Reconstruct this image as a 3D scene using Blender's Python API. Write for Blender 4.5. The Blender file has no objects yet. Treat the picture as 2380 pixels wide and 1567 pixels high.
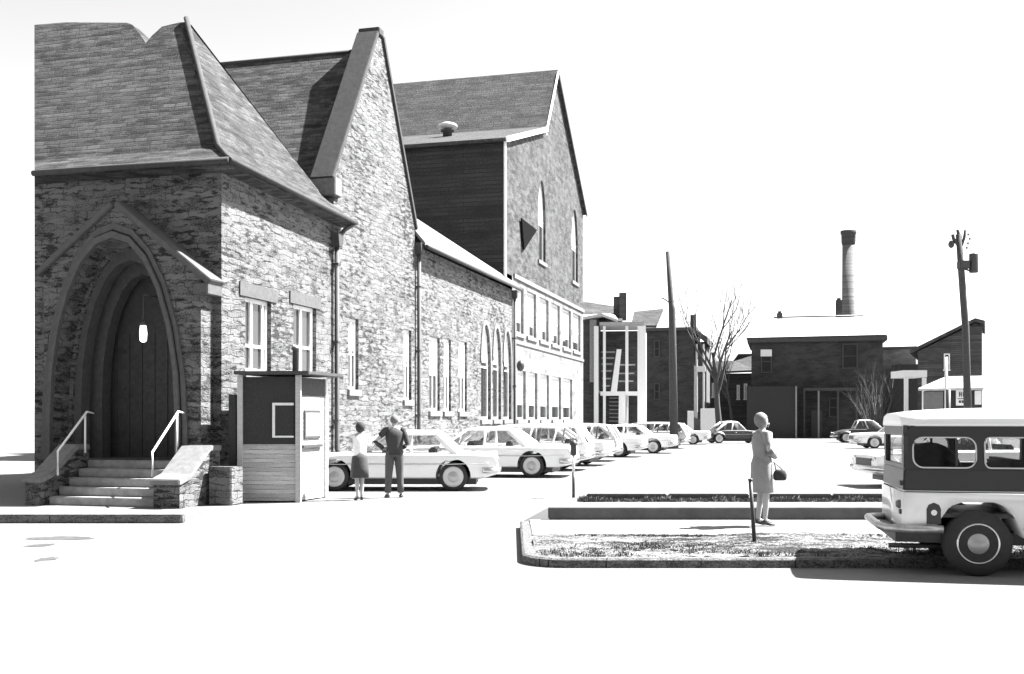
import bpy, bmesh, math, random
from mathutils import Vector, Matrix
from mathutils.geometry import tessellate_polygon
R = math.radians
random.seed(7)
S = bpy.context.scene
COL = S.collection

# ------------------------------------------------------------------ camera
F = 2476.0; CX = 1190.0; HV = 975.0; CH = 1.6          # focal length, centre and horizon in photo pixels (2380 wide)
cam = bpy.data.cameras.new('camera'); camo = bpy.data.objects.new('camera', cam); COL.objects.link(camo)
camo.location = (0, 0, CH); camo.rotation_euler = (R(90), 0, 0)
cam.sensor_width = 36; cam.lens = 36 * F / 2380; cam.shift_y = (HV - 783.5) / 2380
cam.clip_start = .1; cam.clip_end = 4000
S.camera = camo
# ------------------------------------------------------------------ sky and sun
SUN_AZ, SUN_EL = R(16), R(53)                            # azimuth counted from +X towards +Y
world = bpy.data.worlds.new('World'); S.world = world; world.use_nodes = True
nt = world.node_tree; bg = nt.nodes['Background']
sky = nt.nodes.new('ShaderNodeTexSky'); sky.sky_type = 'NISHITA'; sky.sun_disc = False
sky.sun_elevation = SUN_EL; sky.sun_rotation = R(90) - SUN_AZ
sky.air_density = 1.0; sky.dust_density = 1.0; sky.altitude = 300
bw = nt.nodes.new('ShaderNodeRGBToBW')
nt.links.new(sky.outputs[0], bw.inputs[0]); nt.links.new(bw.outputs[0], bg.inputs[0]); bg.inputs[1].default_value = .066
sl = bpy.data.lights.new('sun', 'SUN'); sl.energy = 5; sl.angle = R(.5); sl.color = (1, 1, 1)
so = bpy.data.objects.new('sun', sl); COL.objects.link(so)
sd = Vector((math.cos(SUN_EL) * math.cos(SUN_AZ), math.cos(SUN_EL) * math.sin(SUN_AZ), math.sin(SUN_EL)))
so.rotation_euler = sd.to_track_quat('Z', 'Y').to_euler(); so.location = (30, 20, 40)
S.view_settings.view_transform = 'Standard'; S.view_settings.look = 'None'
S.view_settings.exposure = 2.5; S.view_settings.gamma = 1

# ------------------------------------------------------------------ placing helpers
def P(u, v, Y): return Vector(((u - CX) / F * Y, Y, CH - (v - HV) / F * Y))
def G(u, v, z=0.0):
    Y = (CH - z) * F / (v - HV); return P(u, v, Y)
d1 = Vector((.2576, .9663, 0)).normalized()             # along the long sunlit wall
d2 = Vector((-d1.y, d1.x, 0))                           # to the left, along the shaded front
C0 = Vector((-5.7, 20.9, 0))                            # near corner of the church annex
class Plane:
    def __init__(s, o, du, n): s.o, s.du, s.n = Vector(o), Vector(du), Vector(n)
    def p(s, t, z, off=0): return s.o + s.du * t + s.n * off + Vector((0, 0, z))
    def tz(s, u, v):
        m = (u - CX) / F
        t = (m * s.o.y - s.o.x) / (s.du.x - m * s.du.y)
        Y = s.o.y + s.du.y * t
        return t, CH - (v - HV) / F * Y
LIT = Plane(C0, d1, -d2)
FRO = Plane(C0, d2, -d1)
def tu(u): return LIT.tz(u, 900)[0]

# ------------------------------------------------------------------ mesh builder
def auto_uv(me):
    uv = me.uv_layers.new(name='UVMap').data
    for p in me.polygons:
        n = p.normal
        if abs(n.z) > .95: a, b = Vector((1, 0, 0)), Vector((0, 1, 0))
        else:
            a = Vector((-n.y, n.x, 0)).normalized(); b = n.cross(a); b = -b if b.z < 0 else b
        for li in p.loop_indices:
            co = me.vertices[me.loops[li].vertex_index].co
            uv[li].uv = (co.dot(a), co.dot(b))
class MB:
    def __init__(s): s.v = []; s.f = []; s.sm = []
    def add(s, vs, fs, smooth=False):
        o = len(s.v); s.v += [Vector(q) for q in vs]
        for f in fs: s.f.append([i + o for i in f]); s.sm.append(smooth)
        return s
    def box(s, c, size, rz=0, M=None):
        x, y, z = [q / 2 for q in size]
        vs = [Vector((a, b, d)) for a in (-x, x) for b in (-y, y) for d in (-z, z)]
        m = Matrix.Rotation(rz, 3, 'Z') if M is None else M
        vs = [m @ q + Vector(c) for q in vs]
        return s.add(vs, [(0, 1, 3, 2), (4, 6, 7, 5), (0, 4, 5, 1), (2, 3, 7, 6), (0, 2, 6, 4), (1, 5, 7, 3)])
    def pbox(s, pl, t0, t1, z0, z1, o0, o1):             # a box in a wall plane's own axes
        vs = [pl.p(t, z, o) for t in (t0, t1) for o in (o0, o1) for z in (z0, z1)]
        return s.add(vs, [(0, 1, 3, 2), (4, 6, 7, 5), (0, 4, 5, 1), (2, 3, 7, 6), (0, 2, 6, 4), (1, 5, 7, 3)])
    def extr(s, poly, vec, smooth=False):                # closed prism of a planar polygon
        poly = [Vector(q) for q in poly]; vec = Vector(vec); n = len(poly)
        tr = tessellate_polygon([poly])
        fs = [list(t) for t in tr] + [[i + n for i in reversed(t)] for t in tr]
        fs += [[i, (i + 1) % n, (i + 1) % n + n, i + n] for i in range(n)]
        return s.add(poly + [q + vec for q in poly], fs, smooth)
    def tube(s, pts, rad, n=8, cap=True, smooth=True):
        pts = [Vector(q) for q in pts]
        if not isinstance(rad, (list, tuple)): rad = [rad] * len(pts)
        rings = []
        for i, q in enumerate(pts):
            d = (pts[min(i + 1, len(pts) - 1)] - pts[max(i - 1, 0)]).normalized()
            a = d.cross(Vector((0, 0, 1)) if abs(d.z) < .9 else Vector((1, 0, 0))).normalized(); b = d.cross(a)
            rings.append([q + (a * math.cos(2 * math.pi * k / n) + b * math.sin(2 * math.pi * k / n)) * rad[i] for k in range(n)])
        return s.loft(rings, cap, smooth)
    def loft(s, rings, cap=True, smooth=True):
        n = len(rings[0]); vs = [q for r in rings for q in r]; fs = []
        for i in range(len(rings) - 1):
            for k in range(n):
                fs.append((i * n + k, i * n + (k + 1) % n, (i + 1) * n + (k + 1) % n, (i + 1) * n + k))
        s.add(vs, fs, smooth)
        if cap:
            s.add(rings[0], [list(range(n))]); s.add(rings[-1], [list(range(n))[::-1]])
        return s
    def ell(s, c, r, M=None, nu=14, nv=9, squash=None):
        c = Vector(c); vs = []; fs = []
        for j in range(nv + 1):
            th = math.pi * j / nv
            for i in range(nu):
                ph = 2 * math.pi * i / nu
                q = Vector((r[0] * math.sin(th) * math.cos(ph), r[1] * math.sin(th) * math.sin(ph), r[2] * math.cos(th)))
                if squash: q = squash(q)
                if M: q = M @ q
                vs.append(q + c)
        for j in range(nv):
            for i in range(nu):
                a = j * nu + i; b = j * nu + (i + 1) % nu
                fs.append((a, b, b + nu, a + nu))
        return s.add(vs, fs, True)
    def lathe(s, prof, c, axis='y', n=24, smooth=True):  # prof: (radius, along axis)
        rings = []
        for r, h in prof:
            ring = []
            for k in range(n):
                a = 2 * math.pi * k / n
                q = {'y': (r * math.cos(a), h, r * math.sin(a)), 'z': (r * math.cos(a), r * math.sin(a), h), 'x': (h, r * math.cos(a), r * math.sin(a))}[axis]
                ring.append(Vector(q) + Vector(c))
            rings.append(ring)
        return s.loft(rings, True, smooth)
    def build(s, name, mat, parent=None, bevel=0, merge=True):
        off = Vector((0, 0, 0)); q = parent
        while q is not None: off += q.location; q = q.parent
        me = bpy.data.meshes.new(name)
        me.from_pydata([v - off for v in s.v], [], s.f)
        for p, sm in zip(me.polygons, s.sm): p.use_smooth = sm
        bm = bmesh.new(); bm.from_mesh(me)
        if merge: bmesh.ops.remove_doubles(bm, verts=bm.verts, dist=1e-5)
        bmesh.ops.dissolve_degenerate(bm, edges=bm.edges, dist=1e-6)
        bmesh.ops.recalc_face_normals(bm, faces=bm.faces)
        if bevel:
            es = [e for e in bm.edges if len(e.link_faces) == 2 and e.calc_face_angle(0) > .5]
            bmesh.ops.bevel(bm, geom=es, offset=bevel, segments=2, affect='EDGES', clamp_overlap=True)
        bm.to_mesh(me); bm.free(); me.update(); auto_uv(me)
        me.materials.append(mat)
        o = bpy.data.objects.new(name, me); COL.objects.link(o)
        if parent is not None: o.parent = parent
        return o
def tag(o, label=None, cat=None, group=None, kind=None):
    if label: o['label'] = label
    if cat: o['category'] = cat
    if group: o['group'] = group
    if kind: o['kind'] = kind
    return o
def thing(name, loc, label, cat, group=None, rz=0):
    o = bpy.data.objects.new(name, None); COL.objects.link(o); o.location = loc; o.rotation_euler = (0, 0, rz)
    o.empty_display_size = .2
    return tag(o, label, cat, group)

# ------------------------------------------------------------------ materials
def nmat(name):
    m = bpy.data.materials.new(name); m.use_nodes = True; n = m.node_tree
    return m, n, n.nodes['Principled BSDF']
def N(n, typ, **kw):
    x = n.nodes.new(typ)
    for k, v in kw.items():
        if k.startswith('i_'): x.inputs[k[2:].replace('_', ' ')].default_value = v
        else: setattr(x, k, v)
    return x
def g(v): return (v, v, v, 1)
def plain(name, v, rough=.7, var=.25, scale=6, bump=.15, stretch=(1, 1, 1), metal=0, coat=0, spec=.5):
    m, n, b = nmat(name); L = n.links
    tc = N(n, 'ShaderNodeTexCoord'); mp = N(n, 'ShaderNodeMapping'); mp.inputs['Scale'].default_value = stretch
    L.new(tc.outputs['Object'], mp.inputs[0])
    no = N(n, 'ShaderNodeTexNoise', i_Scale=scale, i_Detail=8, i_Roughness=.65); L.new(mp.outputs[0], no.inputs['Vector'])
    mr = N(n, 'ShaderNodeMapRange'); mr.inputs[1].default_value = .25; mr.inputs[2].default_value = .75
    mr.inputs[3].default_value = v * (1 - var); mr.inputs[4].default_value = v * (1 + var)
    L.new(no.outputs[0], mr.inputs[0]); L.new(mr.outputs[0], b.inputs['Base Color'])
    b.inputs['Roughness'].default_value = rough; b.inputs['Metallic'].default_value = metal
    b.inputs['Coat Weight'].default_value = coat; b.inputs['Coat Roughness'].default_value = .08
    b.inputs['Specular IOR Level'].default_value = spec
    if bump:
        bu = N(n, 'ShaderNodeBump'); bu.inputs['Strength'].default_value = bump; bu.inputs['Distance'].default_value = .02
        L.new(no.outputs[0], bu.inputs['Height']); L.new(bu.outputs[0], b.inputs['Normal'])
    return m
def course(name, lo, hi, mortar, bw_, bh, msize, wob=.03, patch=.5, bump=.5, big=1.2, pstretch=(1, 2.5, 1), rough=.9, fine=.5, cmin=0, cmax=1, mbreak=1, grain=.2, gscale=38, msm=.25, dash=0, dsc=2.6, dlo=.42, dhi=.49):
    """coursed stone, brick or shingles laid in metres on the UV map"""
    m, n, b = nmat(name); L = n.links
    uv = N(n, 'ShaderNodeUVMap'); uv.uv_map = 'UVMap'
    wn = N(n, 'ShaderNodeTexNoise', i_Scale=3.1, i_Detail=4, i_Roughness=.6); L.new(uv.outputs[0], wn.inputs['Vector'])
    sub = N(n, 'ShaderNodeVectorMath', operation='SUBTRACT'); sub.inputs[1].default_value = (.5, .5, .5); L.new(wn.outputs['Color'], sub.inputs[0])
    sc = N(n, 'ShaderNodeVectorMath', operation='SCALE'); sc.inputs['Scale'].default_value = wob * 2; L.new(sub.outputs[0], sc.inputs[0])
    ad = N(n, 'ShaderNodeVectorMath', operation='ADD'); L.new(uv.outputs[0], ad.inputs[0]); L.new(sc.outputs[0], ad.inputs[1])
    def brick(w, h, off):
        br = N(n, 'ShaderNodeTexBrick'); br.offset = .42; br.offset_frequency = 2; br.squash = 1.35; br.squash_frequency = 3
        br.inputs['Color1'].default_value = g(0); br.inputs['Color2'].default_value = g(1); br.inputs['Mortar'].default_value = g(.5)
        br.inputs['Scale'].default_value = 1; br.inputs['Brick Width'].default_value = w; br.inputs['Row Height'].default_value = h
        br.inputs['Mortar Size'].default_value = msize; br.inputs['Mortar Smooth'].default_value = msm; br.inputs['Bias'].default_value = off
        L.new(ad.outputs[0], br.inputs['Vector']); return br
    b1 = brick(bw_, bh, 0); b2 = brick(bw_ * 1.9, bh, -.1)
    mix0 = N(n, 'ShaderNodeMix', data_type='RGBA'); mix0.inputs[0].default_value = .45
    L.new(b1.outputs['Color'], mix0.inputs[6]); L.new(b2.outputs['Color'], mix0.inputs[7])
    mp = N(n, 'ShaderNodeMapping'); mp.inputs['Scale'].default_value = pstretch; L.new(uv.outputs[0], mp.inputs[0])
    pn = N(n, 'ShaderNodeTexNoise', i_Scale=big, i_Detail=6, i_Roughness=.6); L.new(mp.outputs[0], pn.inputs['Vector'])
    fn = N(n, 'ShaderNodeTexNoise', i_Scale=22, i_Detail=8, i_Roughness=.8); L.new(mp.outputs[0], fn.inputs['Vector'])
    # value = brick*(1-patch) + patch noise + fine grain
    a1 = N(n, 'ShaderNodeMath', operation='MULTIPLY'); a1.inputs[1].default_value = 1 - patch; L.new(mix0.outputs[2], a1.inputs[0])
    r1 = N(n, 'ShaderNodeMapRange'); r1.inputs[1].default_value = .3; r1.inputs[2].default_value = .7; r1.inputs[4].default_value = patch; L.new(pn.outputs[0], r1.inputs[0])
    a2 = N(n, 'ShaderNodeMath', operation='ADD'); L.new(a1.outputs[0], a2.inputs[0]); L.new(r1.outputs[0], a2.inputs[1])
    r2 = N(n, 'ShaderNodeMapRange'); r2.inputs[1].default_value = .3; r2.inputs[2].default_value = .7; r2.inputs[3].default_value = -fine * .5; r2.inputs[4].default_value = fine * .5; L.new(fn.outputs[0], r2.inputs[0])
    gn = N(n, 'ShaderNodeTexNoise', i_Scale=gscale, i_Detail=2, i_Roughness=.9); L.new(uv.outputs[0], gn.inputs['Vector'])
    rg = N(n, 'ShaderNodeMapRange'); rg.inputs[1].default_value = .3; rg.inputs[2].default_value = .7; rg.inputs[3].default_value = -grain; rg.inputs[4].default_value = grain; L.new(gn.outputs[0], rg.inputs[0])
    ag = N(n, 'ShaderNodeMath', operation='ADD'); L.new(a2.outputs[0], ag.inputs[0]); L.new(rg.outputs[0], ag.inputs[1])
    a3 = N(n, 'ShaderNodeMath', operation='ADD', use_clamp=True); L.new(ag.outputs[0], a3.inputs[0]); L.new(r2.outputs[0], a3.inputs[1])
    r3 = N(n, 'ShaderNodeMapRange', interpolation_type='SMOOTHSTEP'); r3.inputs[1].default_value = cmin; r3.inputs[2].default_value = cmax; r3.inputs[3].default_value = lo; r3.inputs[4].default_value = hi; L.new(a3.outputs[0], r3.inputs[0])
    mx = N(n, 'ShaderNodeMix', data_type='RGBA'); mm = N(n, 'ShaderNodeMapRange'); mm.inputs[1].default_value = .42; mm.inputs[2].default_value = .56; mm.inputs[3].default_value = 1 - mbreak; L.new((pn if not dash else wn).outputs[0], mm.inputs[0])
    if dash:
        dm_ = N(n, 'ShaderNodeMapping'); dm_.inputs['Scale'].default_value = (1, 3.4, 1); dm_.inputs['Location'].default_value = (7, 3, 0); L.new(uv.outputs[0], dm_.inputs[0])
        dn = N(n, 'ShaderNodeTexNoise', i_Scale=dsc, i_Detail=3, i_Roughness=.55); L.new(dm_.outputs[0], dn.inputs['Vector'])
        dr = N(n, 'ShaderNodeMapRange', interpolation_type='SMOOTHSTEP'); dr.inputs[1].default_value = dlo; dr.inputs[2].default_value = dhi; dr.inputs[3].default_value = 1 - dash; dr.inputs[4].default_value = 1; 
        lg = N(n, 'ShaderNodeTexNoise', i_Scale=.45, i_Detail=2); L.new(uv.outputs[0], lg.inputs['Vector'])
        l2 = N(n, 'ShaderNodeMapRange'); l2.inputs[1].default_value = .35; l2.inputs[2].default_value = .65; l2.inputs[3].default_value = -.07; l2.inputs[4].default_value = .07; L.new(lg.outputs[0], l2.inputs[0])
        l3 = N(n, 'ShaderNodeMath', operation='ADD'); L.new(dn.outputs[0], l3.inputs[0]); L.new(l2.outputs[0], l3.inputs[1])
        l4 = N(n, 'ShaderNodeMath', operation='MULTIPLY_ADD'); L.new(rg.outputs[0], l4.inputs[0]); l4.inputs[1].default_value = .18; L.new(l3.outputs[0], l4.inputs[2]); L.new(l4.outputs[0], dr.inputs[0])
        dk = N(n, 'ShaderNodeMath', operation='MULTIPLY'); L.new(r3.outputs[0], dk.inputs[0]); L.new(dr.outputs[0], dk.inputs[1]); L.new(dk.outputs[0], mx.inputs[6])
    m2 = N(n, 'ShaderNodeMath', operation='MULTIPLY'); L.new(b1.outputs['Fac'], m2.inputs[0]); L.new(mm.outputs[0], m2.inputs[1])
    L.new(m2.outputs[0], mx.inputs[0])
    if not dash: L.new(r3.outputs[0], mx.inputs[6])
    mx.inputs[7].default_value = g(mortar)
    L.new(mx.outputs[2], b.inputs['Base Color'])
    h = N(n, 'ShaderNodeMath', operation='SUBTRACT'); L.new(a3.outputs[0], h.inputs[0]); L.new(b1.outputs['Fac'], h.inputs[1])
    bu = N(n, 'ShaderNodeBump'); bu.inputs['Strength'].default_value = bump; bu.inputs['Distance'].default_value = .05
    L.new(h.outputs[0], bu.inputs['Height']); L.new(bu.outputs[0], b.inputs['Normal'])
    b.inputs['Roughness'].default_value = rough; b.inputs['Specular IOR Level'].default_value = .25
    return m
def glass(name, tint=.75, refl=.12):
    m, n, b = nmat(name); L = n.links; out = n.nodes['Material Output']
    tr = N(n, 'ShaderNodeBsdfTransparent'); tr.inputs[0].default_value = g(tint)
    gl = N(n, 'ShaderNodeBsdfGlossy'); gl.inputs['Roughness'].default_value = .04
    fr = N(n, 'ShaderNodeFresnel'); fr.inputs[0].default_value = 1.5
    ad = N(n, 'ShaderNodeMath', operation='ADD', use_clamp=True); ad.inputs[1].default_value = refl * .3; L.new(fr.outputs[0], ad.inputs[0])
    mx = N(n, 'ShaderNodeMixShader'); L.new(ad.outputs[0], mx.inputs[0]); L.new(tr.outputs[0], mx.inputs[1]); L.new(gl.outputs[0], mx.inputs[2])
    L.new(mx.outputs[0], out.inputs[0]); return m
STONE = course('sandstone', .06, .28, .07, .36, .13, .014, wob=.13, patch=.5, bump=1.0, big=2.0, pstretch=(1, 1.8, 1), cmin=.05, cmax=.6, fine=.6, mbreak=1, grain=.3, msm=.8, dash=.78, dsc=3.4, dlo=.37, dhi=.47)
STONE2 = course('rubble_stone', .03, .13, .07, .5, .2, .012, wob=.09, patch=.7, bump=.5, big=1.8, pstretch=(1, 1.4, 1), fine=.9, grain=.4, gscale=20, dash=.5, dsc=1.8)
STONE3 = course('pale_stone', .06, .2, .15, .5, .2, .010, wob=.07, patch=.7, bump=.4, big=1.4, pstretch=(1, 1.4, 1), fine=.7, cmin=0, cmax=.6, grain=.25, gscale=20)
SHING = course('shingles', .022, .115, .03, .3, .125, .016, wob=.03, patch=.4, msm=.7, bump=.6, dash=.5, dsc=1.6, big=1.5, pstretch=(1, 2.4, 1), fine=.6, grain=.3)
SHING2 = course('far_shingles', .022, .10, .02, .4, .16, .014, wob=.03, patch=.5, bump=.4, big=1.2, pstretch=(1, 1.6, 1), fine=1.0, grain=.4, gscale=18)
BRICK = course('dark_brick', .025, .065, .06, .24, .08, .008, wob=.0, patch=.5, bump=.3, big=.7)
BRICKL = course('chimney_brick', .06, .2, .16, .28, .12, .012, wob=.0, patch=.4, bump=.3, big=1.5)
DRESS = plain('dressed_stone', .15, .85, .3, 9, .3)
DRESSD = plain('weathered_coping', .034, .85, .4, 7, .3)
SHADED = plain('painted_shade', .06, .9, .4, 20, .2)
DARKW = plain('tarred_wall', .032, .95, .35, 30, .2)
WHITEW = plain('white_painted_wood', .72, .6, .08, 12, .1)
GREYW = plain('weathered_wood', .22, .8, .35, 8, .2, (1, 1, 6))
DARKWOOD = plain('dark_wood', .045, .7, .4, 10, .2)
METALD = plain('dark_iron', .035, .5, .3, 20, .1)
PIPE = plain('rusty_pipe', .04, .7, .4, 20, .2)
COPE = plain('porch_coping', .075, .85, .3, 9, .3)
LEAD = plain('lead_flashing', .16, .6, .3, 6, .1)
PAVE = plain('concrete_paving', .15, .9, .12, 5, .1)
ASPH = plain('worn_asphalt', .13, .92, .12, 9, .15)
LOTM = plain('gravel_lot', .135, .95, .12, 3, .1)
KERB = course('jointed_kerb', .05, .19, .02, 1.1, 6, .012, wob=.02, patch=.8, bump=.5, big=5, fine=1, grain=.5)
DARKPATCH = plain('tar_patch', .05, .8, .6, 12, .1)
DIRT = course('verge_soil', .02, .21, .08, 9, 9, .0, wob=.3, patch=1, bump=.6, big=2.6, pstretch=(.5, 1.6, 1), fine=1.2, cmin=.2, cmax=.55, grain=.6, gscale=25, dash=.85, dsc=1.5)
GRASS = plain('dry_grass', .09, .9, .5, 5, 0)
GLASSD = plain('window_glass', .03, .05, .1, 2, 0, spec=.8)
FARGLASS = plain('dull_glass', .02, .6, .3, 2, 0, spec=.2)
BLIND = plain('roller_blind', .5, .9, .06, 3, 0)
CARGL = glass('car_glass')
RUBBER = plain('tyre_rubber', .03, .8, .2, 20, 0)
CHROME = plain('chrome', .6, .18, .05, 5, 0, metal=1)
PAINT = {k: plain('paint_' + k, v, .3 if v > .2 else .45, .04, 2, 0, coat=.6 if v > .2 else .1) for k, v in dict(white=.85, cream=.7, pale=.55, grey=.25, dark=.03, mid=.12).items()}
SEAT = plain('seat_vinyl', .03, .6, .2, 10, 0)
SKIN = plain('skin', .35, .6, .08, 20, 0)
BARK = plain('bark', .05, .9, .4, 14, .3)
LAMP, _n, _b = nmat('lit_lantern'); _b.inputs['Emission Color'].default_value = g(1); _b.inputs['Emission Strength'].default_value = .6; _b.inputs['Base Color'].default_value = g(.8)

# ------------------------------------------------------------------ ground
ZS = -.13
def sheet(name, pts, mat, kind='structure'):
    mb = MB(); mb.add(pts, [list(range(len(pts)))]); o = mb.build(name, mat); tag(o, kind=kind); return o
sheet('street', [(-1500, -300, ZS), (1500, -300, ZS), (1500, 17.9, ZS), (-1500, 17.9, ZS)], ASPH)
# the lot behind, reaching the horizon, with a ramp down to the street between the two kerbs
xl, xr = (428 - CX) / F * 17.85, (1215 - CX) / F * 12.4
mb = MB()
mb.add([(-1500, 17.9, 0), (xl, 17.9, 0), (xl, 17.9, 0), (-1500, 3000, 0), (1500, 3000, 0), (1500, 17.02, 0), (1.1, 17.02, 0), (xl + .1, 19.2, 0), (xr + .5, 19.2, 0), (xl, 3000, 0)], [(0, 1, 9, 3), (1, 7, 8, 6, 5, 4, 9)])
tag(mb.build('parking_lot', LOTM), kind='structure')
mb = MB(); mb.add([(xl, 17.9, ZS + .001), (xr + .02, 17.9, ZS + .001), (xr + .5, 19.2, 0), (xl + .1, 19.2, 0), (xl, 17.9, 0)], [(0, 1, 2, 3), (0, 3, 4)])
tag(mb.build('driveway_ramp', ASPH), kind='structure')
# left pavement kerb
mb = MB(); mb.box(((-40 + xl) / 2, 17.82, (ZS + .012) / 2), (40 + xl, .16, .012 - ZS)); tag(mb.build('kerb', KERB, bevel=.02), kind='structure')
# right verge island: front kerb with a rounded nose, dry verge, footpath, low wall
YK = 12.4; nose = []
for k in range(9):
    a = R(180 + 90 * k / 8); nose.append((xr + .55 + .55 * math.cos(a), YK + .55 + .55 * math.sin(a)))
def strip(inner, z0, z1, w, name, mat):
    mb = MB(); pts = [(xr, 17.0)] + nose + [(40, YK)]
    rings = []
    for i, q in enumerate(pts):
        a = Vector(pts[max(i - 1, 0)]); b_ = Vector(pts[min(i + 1, len(pts) - 1)]); d = (b_ - a).normalized(); nn = Vector((-d.y, d.x))
        o = Vector(q); p2 = o + nn * w
        rings.append([Vector((o.x, o.y, z0)), Vector((o.x, o.y, z1 - .02)), Vector((o.x + nn.x * .03, o.y + nn.y * .03, z1)), Vector((p2.x, p2.y, z1)), Vector((p2.x, p2.y, z0))])
    mb.loft(rings, True, False); return tag(mb.build(name, mat), kind='structure')
strip(0, ZS, -.02, .16, 'kerb', KERB)
# bumpy verge
def vz(x, y):
    return -.035 + .03 * math.sin(x * 1.7 + 2 * math.sin(y * 2)) * math.sin(y * 2.3 + x * .6) + .03 * min(1, max(0, (y - 12.6) / 1.6)) + random.uniform(-.012, .012)
mb = MB(); nx, ny = 150, 22; x0, x1, y0, y1 = xr + .15, 14.0, YK + .15, 14.9
vs = []; 
for j in range(ny + 1):
    for i in range(nx + 1):
        x = x0 + (x1 - x0) * i / nx; y = y0 + (y1 - y0) * j / ny
        if x - x0 < .5 and y - y0 < .5: 
            a = math.atan2(y - y0 - .45, x - x0 - .45); r_ = math.hypot(x - x0 - .45, y - y0 - .45)
            if x - x0 < .45 and y - y0 < .45 and r_ > .45: x, y = x0 + .45 + .45 * math.cos(a), y0 + .45 + .45 * math.sin(a)
        vs.append((x, y, vz(x, y)))
mb.add(vs, [(j * (nx + 1) + i, j * (nx + 1) + i + 1, (j + 1) * (nx + 1) + i + 1, (j + 1) * (nx + 1) + i) for j in range(ny) for i in range(nx)], True)
tag(mb.build('verge', DIRT), kind='structure')
mb = MB(); mb.add([(xr + .16, 14.8, -.012), (40, 14.8, -.012), (40, 17.03, .0), (xr + .16, 17.03, .0)], [(0, 1, 2, 3)])
tag(mb.build('footpath', PAVE), kind='structure')
mb = MB(); mb.extr([(1290 / F * 0 + P(1285, 1247, 14.85).x, 14.76, -.02), (P(1660, 1247, 14.85).x, 14.80, -.02), (P(1660, 1247, 14.85).x, 14.84, -.02), (P(1430, 1247, 14.85).x, 14.93, -.02), (P(1285, 1247, 14.85).x, 14.84, -.02)], (0, 0, .014)); tag(mb.build('verge_rut', DARKPATCH), kind='structure')
# clumps of dry grass on the verge: nobody could count them
mb = MB()
def tuft(mb, x, y, z, h, r, n):
    for k in range(n):
        a = random.uniform(0, 6.28); rr = random.uniform(0, r); bx, by = x + rr * math.cos(a), y + rr * math.sin(a)
        l = random.uniform(.4, 1) * h; a2 = random.uniform(0, 6.28); lean = random.uniform(.2, .9) * l; w = .006 + .006 * random.random()
        px, py = -math.sin(a2) * w, math.cos(a2) * w
        mb.add([(bx - px, by - py, z - .02), (bx + px, by + py, z - .02), (bx + lean * math.cos(a2) * .5 + px * .6, by + lean * math.sin(a2) * .5 + py * .6, z + l * .7), (bx + lean * math.cos(a2), by + lean * math.sin(a2), z + l)], [(0, 1, 2), (0, 2, 3)])
for k in range(700):
    x = random.uniform(xr + .4, 9); y = random.gauss(13.3, .45)
    if not (YK + .2 < y < 14.75): continue
    if random.random() > .35 + .65 * (math.sin(x * 2.1) * math.sin(y * 3 + x) > 0): continue
    tuft(mb, x, y, -.03, random.uniform(.015, .05), random.uniform(.05, .25), 22)
for k in range(520):
    tuft(mb, random.uniform(.9, 9), random.uniform(14.62, 14.8) , -.01, .035, .05, 8) if random.random() < .5 else None
tag(mb.build('grass', GRASS, merge=False), 'dry scrubby grass growing in clumps on the verge', 'grass', kind='stuff')
# shaded low wall face behind the footpath
a, b_ = G(1275, 1208), G(2075, 1206)
mb = MB(); mb.box(((a.x + 14) / 2, 17.15, .095), (14 - a.x, .3, .19)); o = mb.build('low_wall', plain('stained_concrete', .085, .9, .35, 3, .2), bevel=.015)
tag(o, 'long low concrete retaining wall behind the footpath', 'wall')
mb = MB()
for k in range(6): 
    x_ = 1.35 + k * 1.62; mb.box((x_ + .8, 20.9 + .02 * (k % 2), .085), (1.56, .15, .13))
ed = MB()
for k in range(6):
    x_ = 1.45 + k * 1.62
    o = MB().box((x_ + .8, 20.95 + .03 * (k % 2), .07), (1.57, .16, .14), rz=.006 * (k % 3 - 1)).build('timber_edging', DARKWOOD, bevel=.02)
    tag(o, ['leftmost dark timber laid along the lot edge', 'dark timber of the lot edge, second from the left', 'dark timber of the lot edge, third from the left', 'dark timber behind the standing woman', 'dark timber of the lot edge just left of the station wagon', 'dark timber of the lot edge mostly hidden behind the station wagon'][k], 'timber edging', 'timbers along the lot edge')
mb = MB()
for k in range(2200):
    x_ = random.uniform(1.3, 11); tuft(mb, x_, random.choice((20.84, 20.84, 20.7, 21.06)) + random.uniform(-.08, .03), 0, random.uniform(.03, .09) + .05 * (math.sin(x_ * 5) > .4), .05, 9)
tag(mb.build('grass', GRASS, merge=False), 'dry weeds growing along the timber edging', 'grass', kind='stuff')

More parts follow.
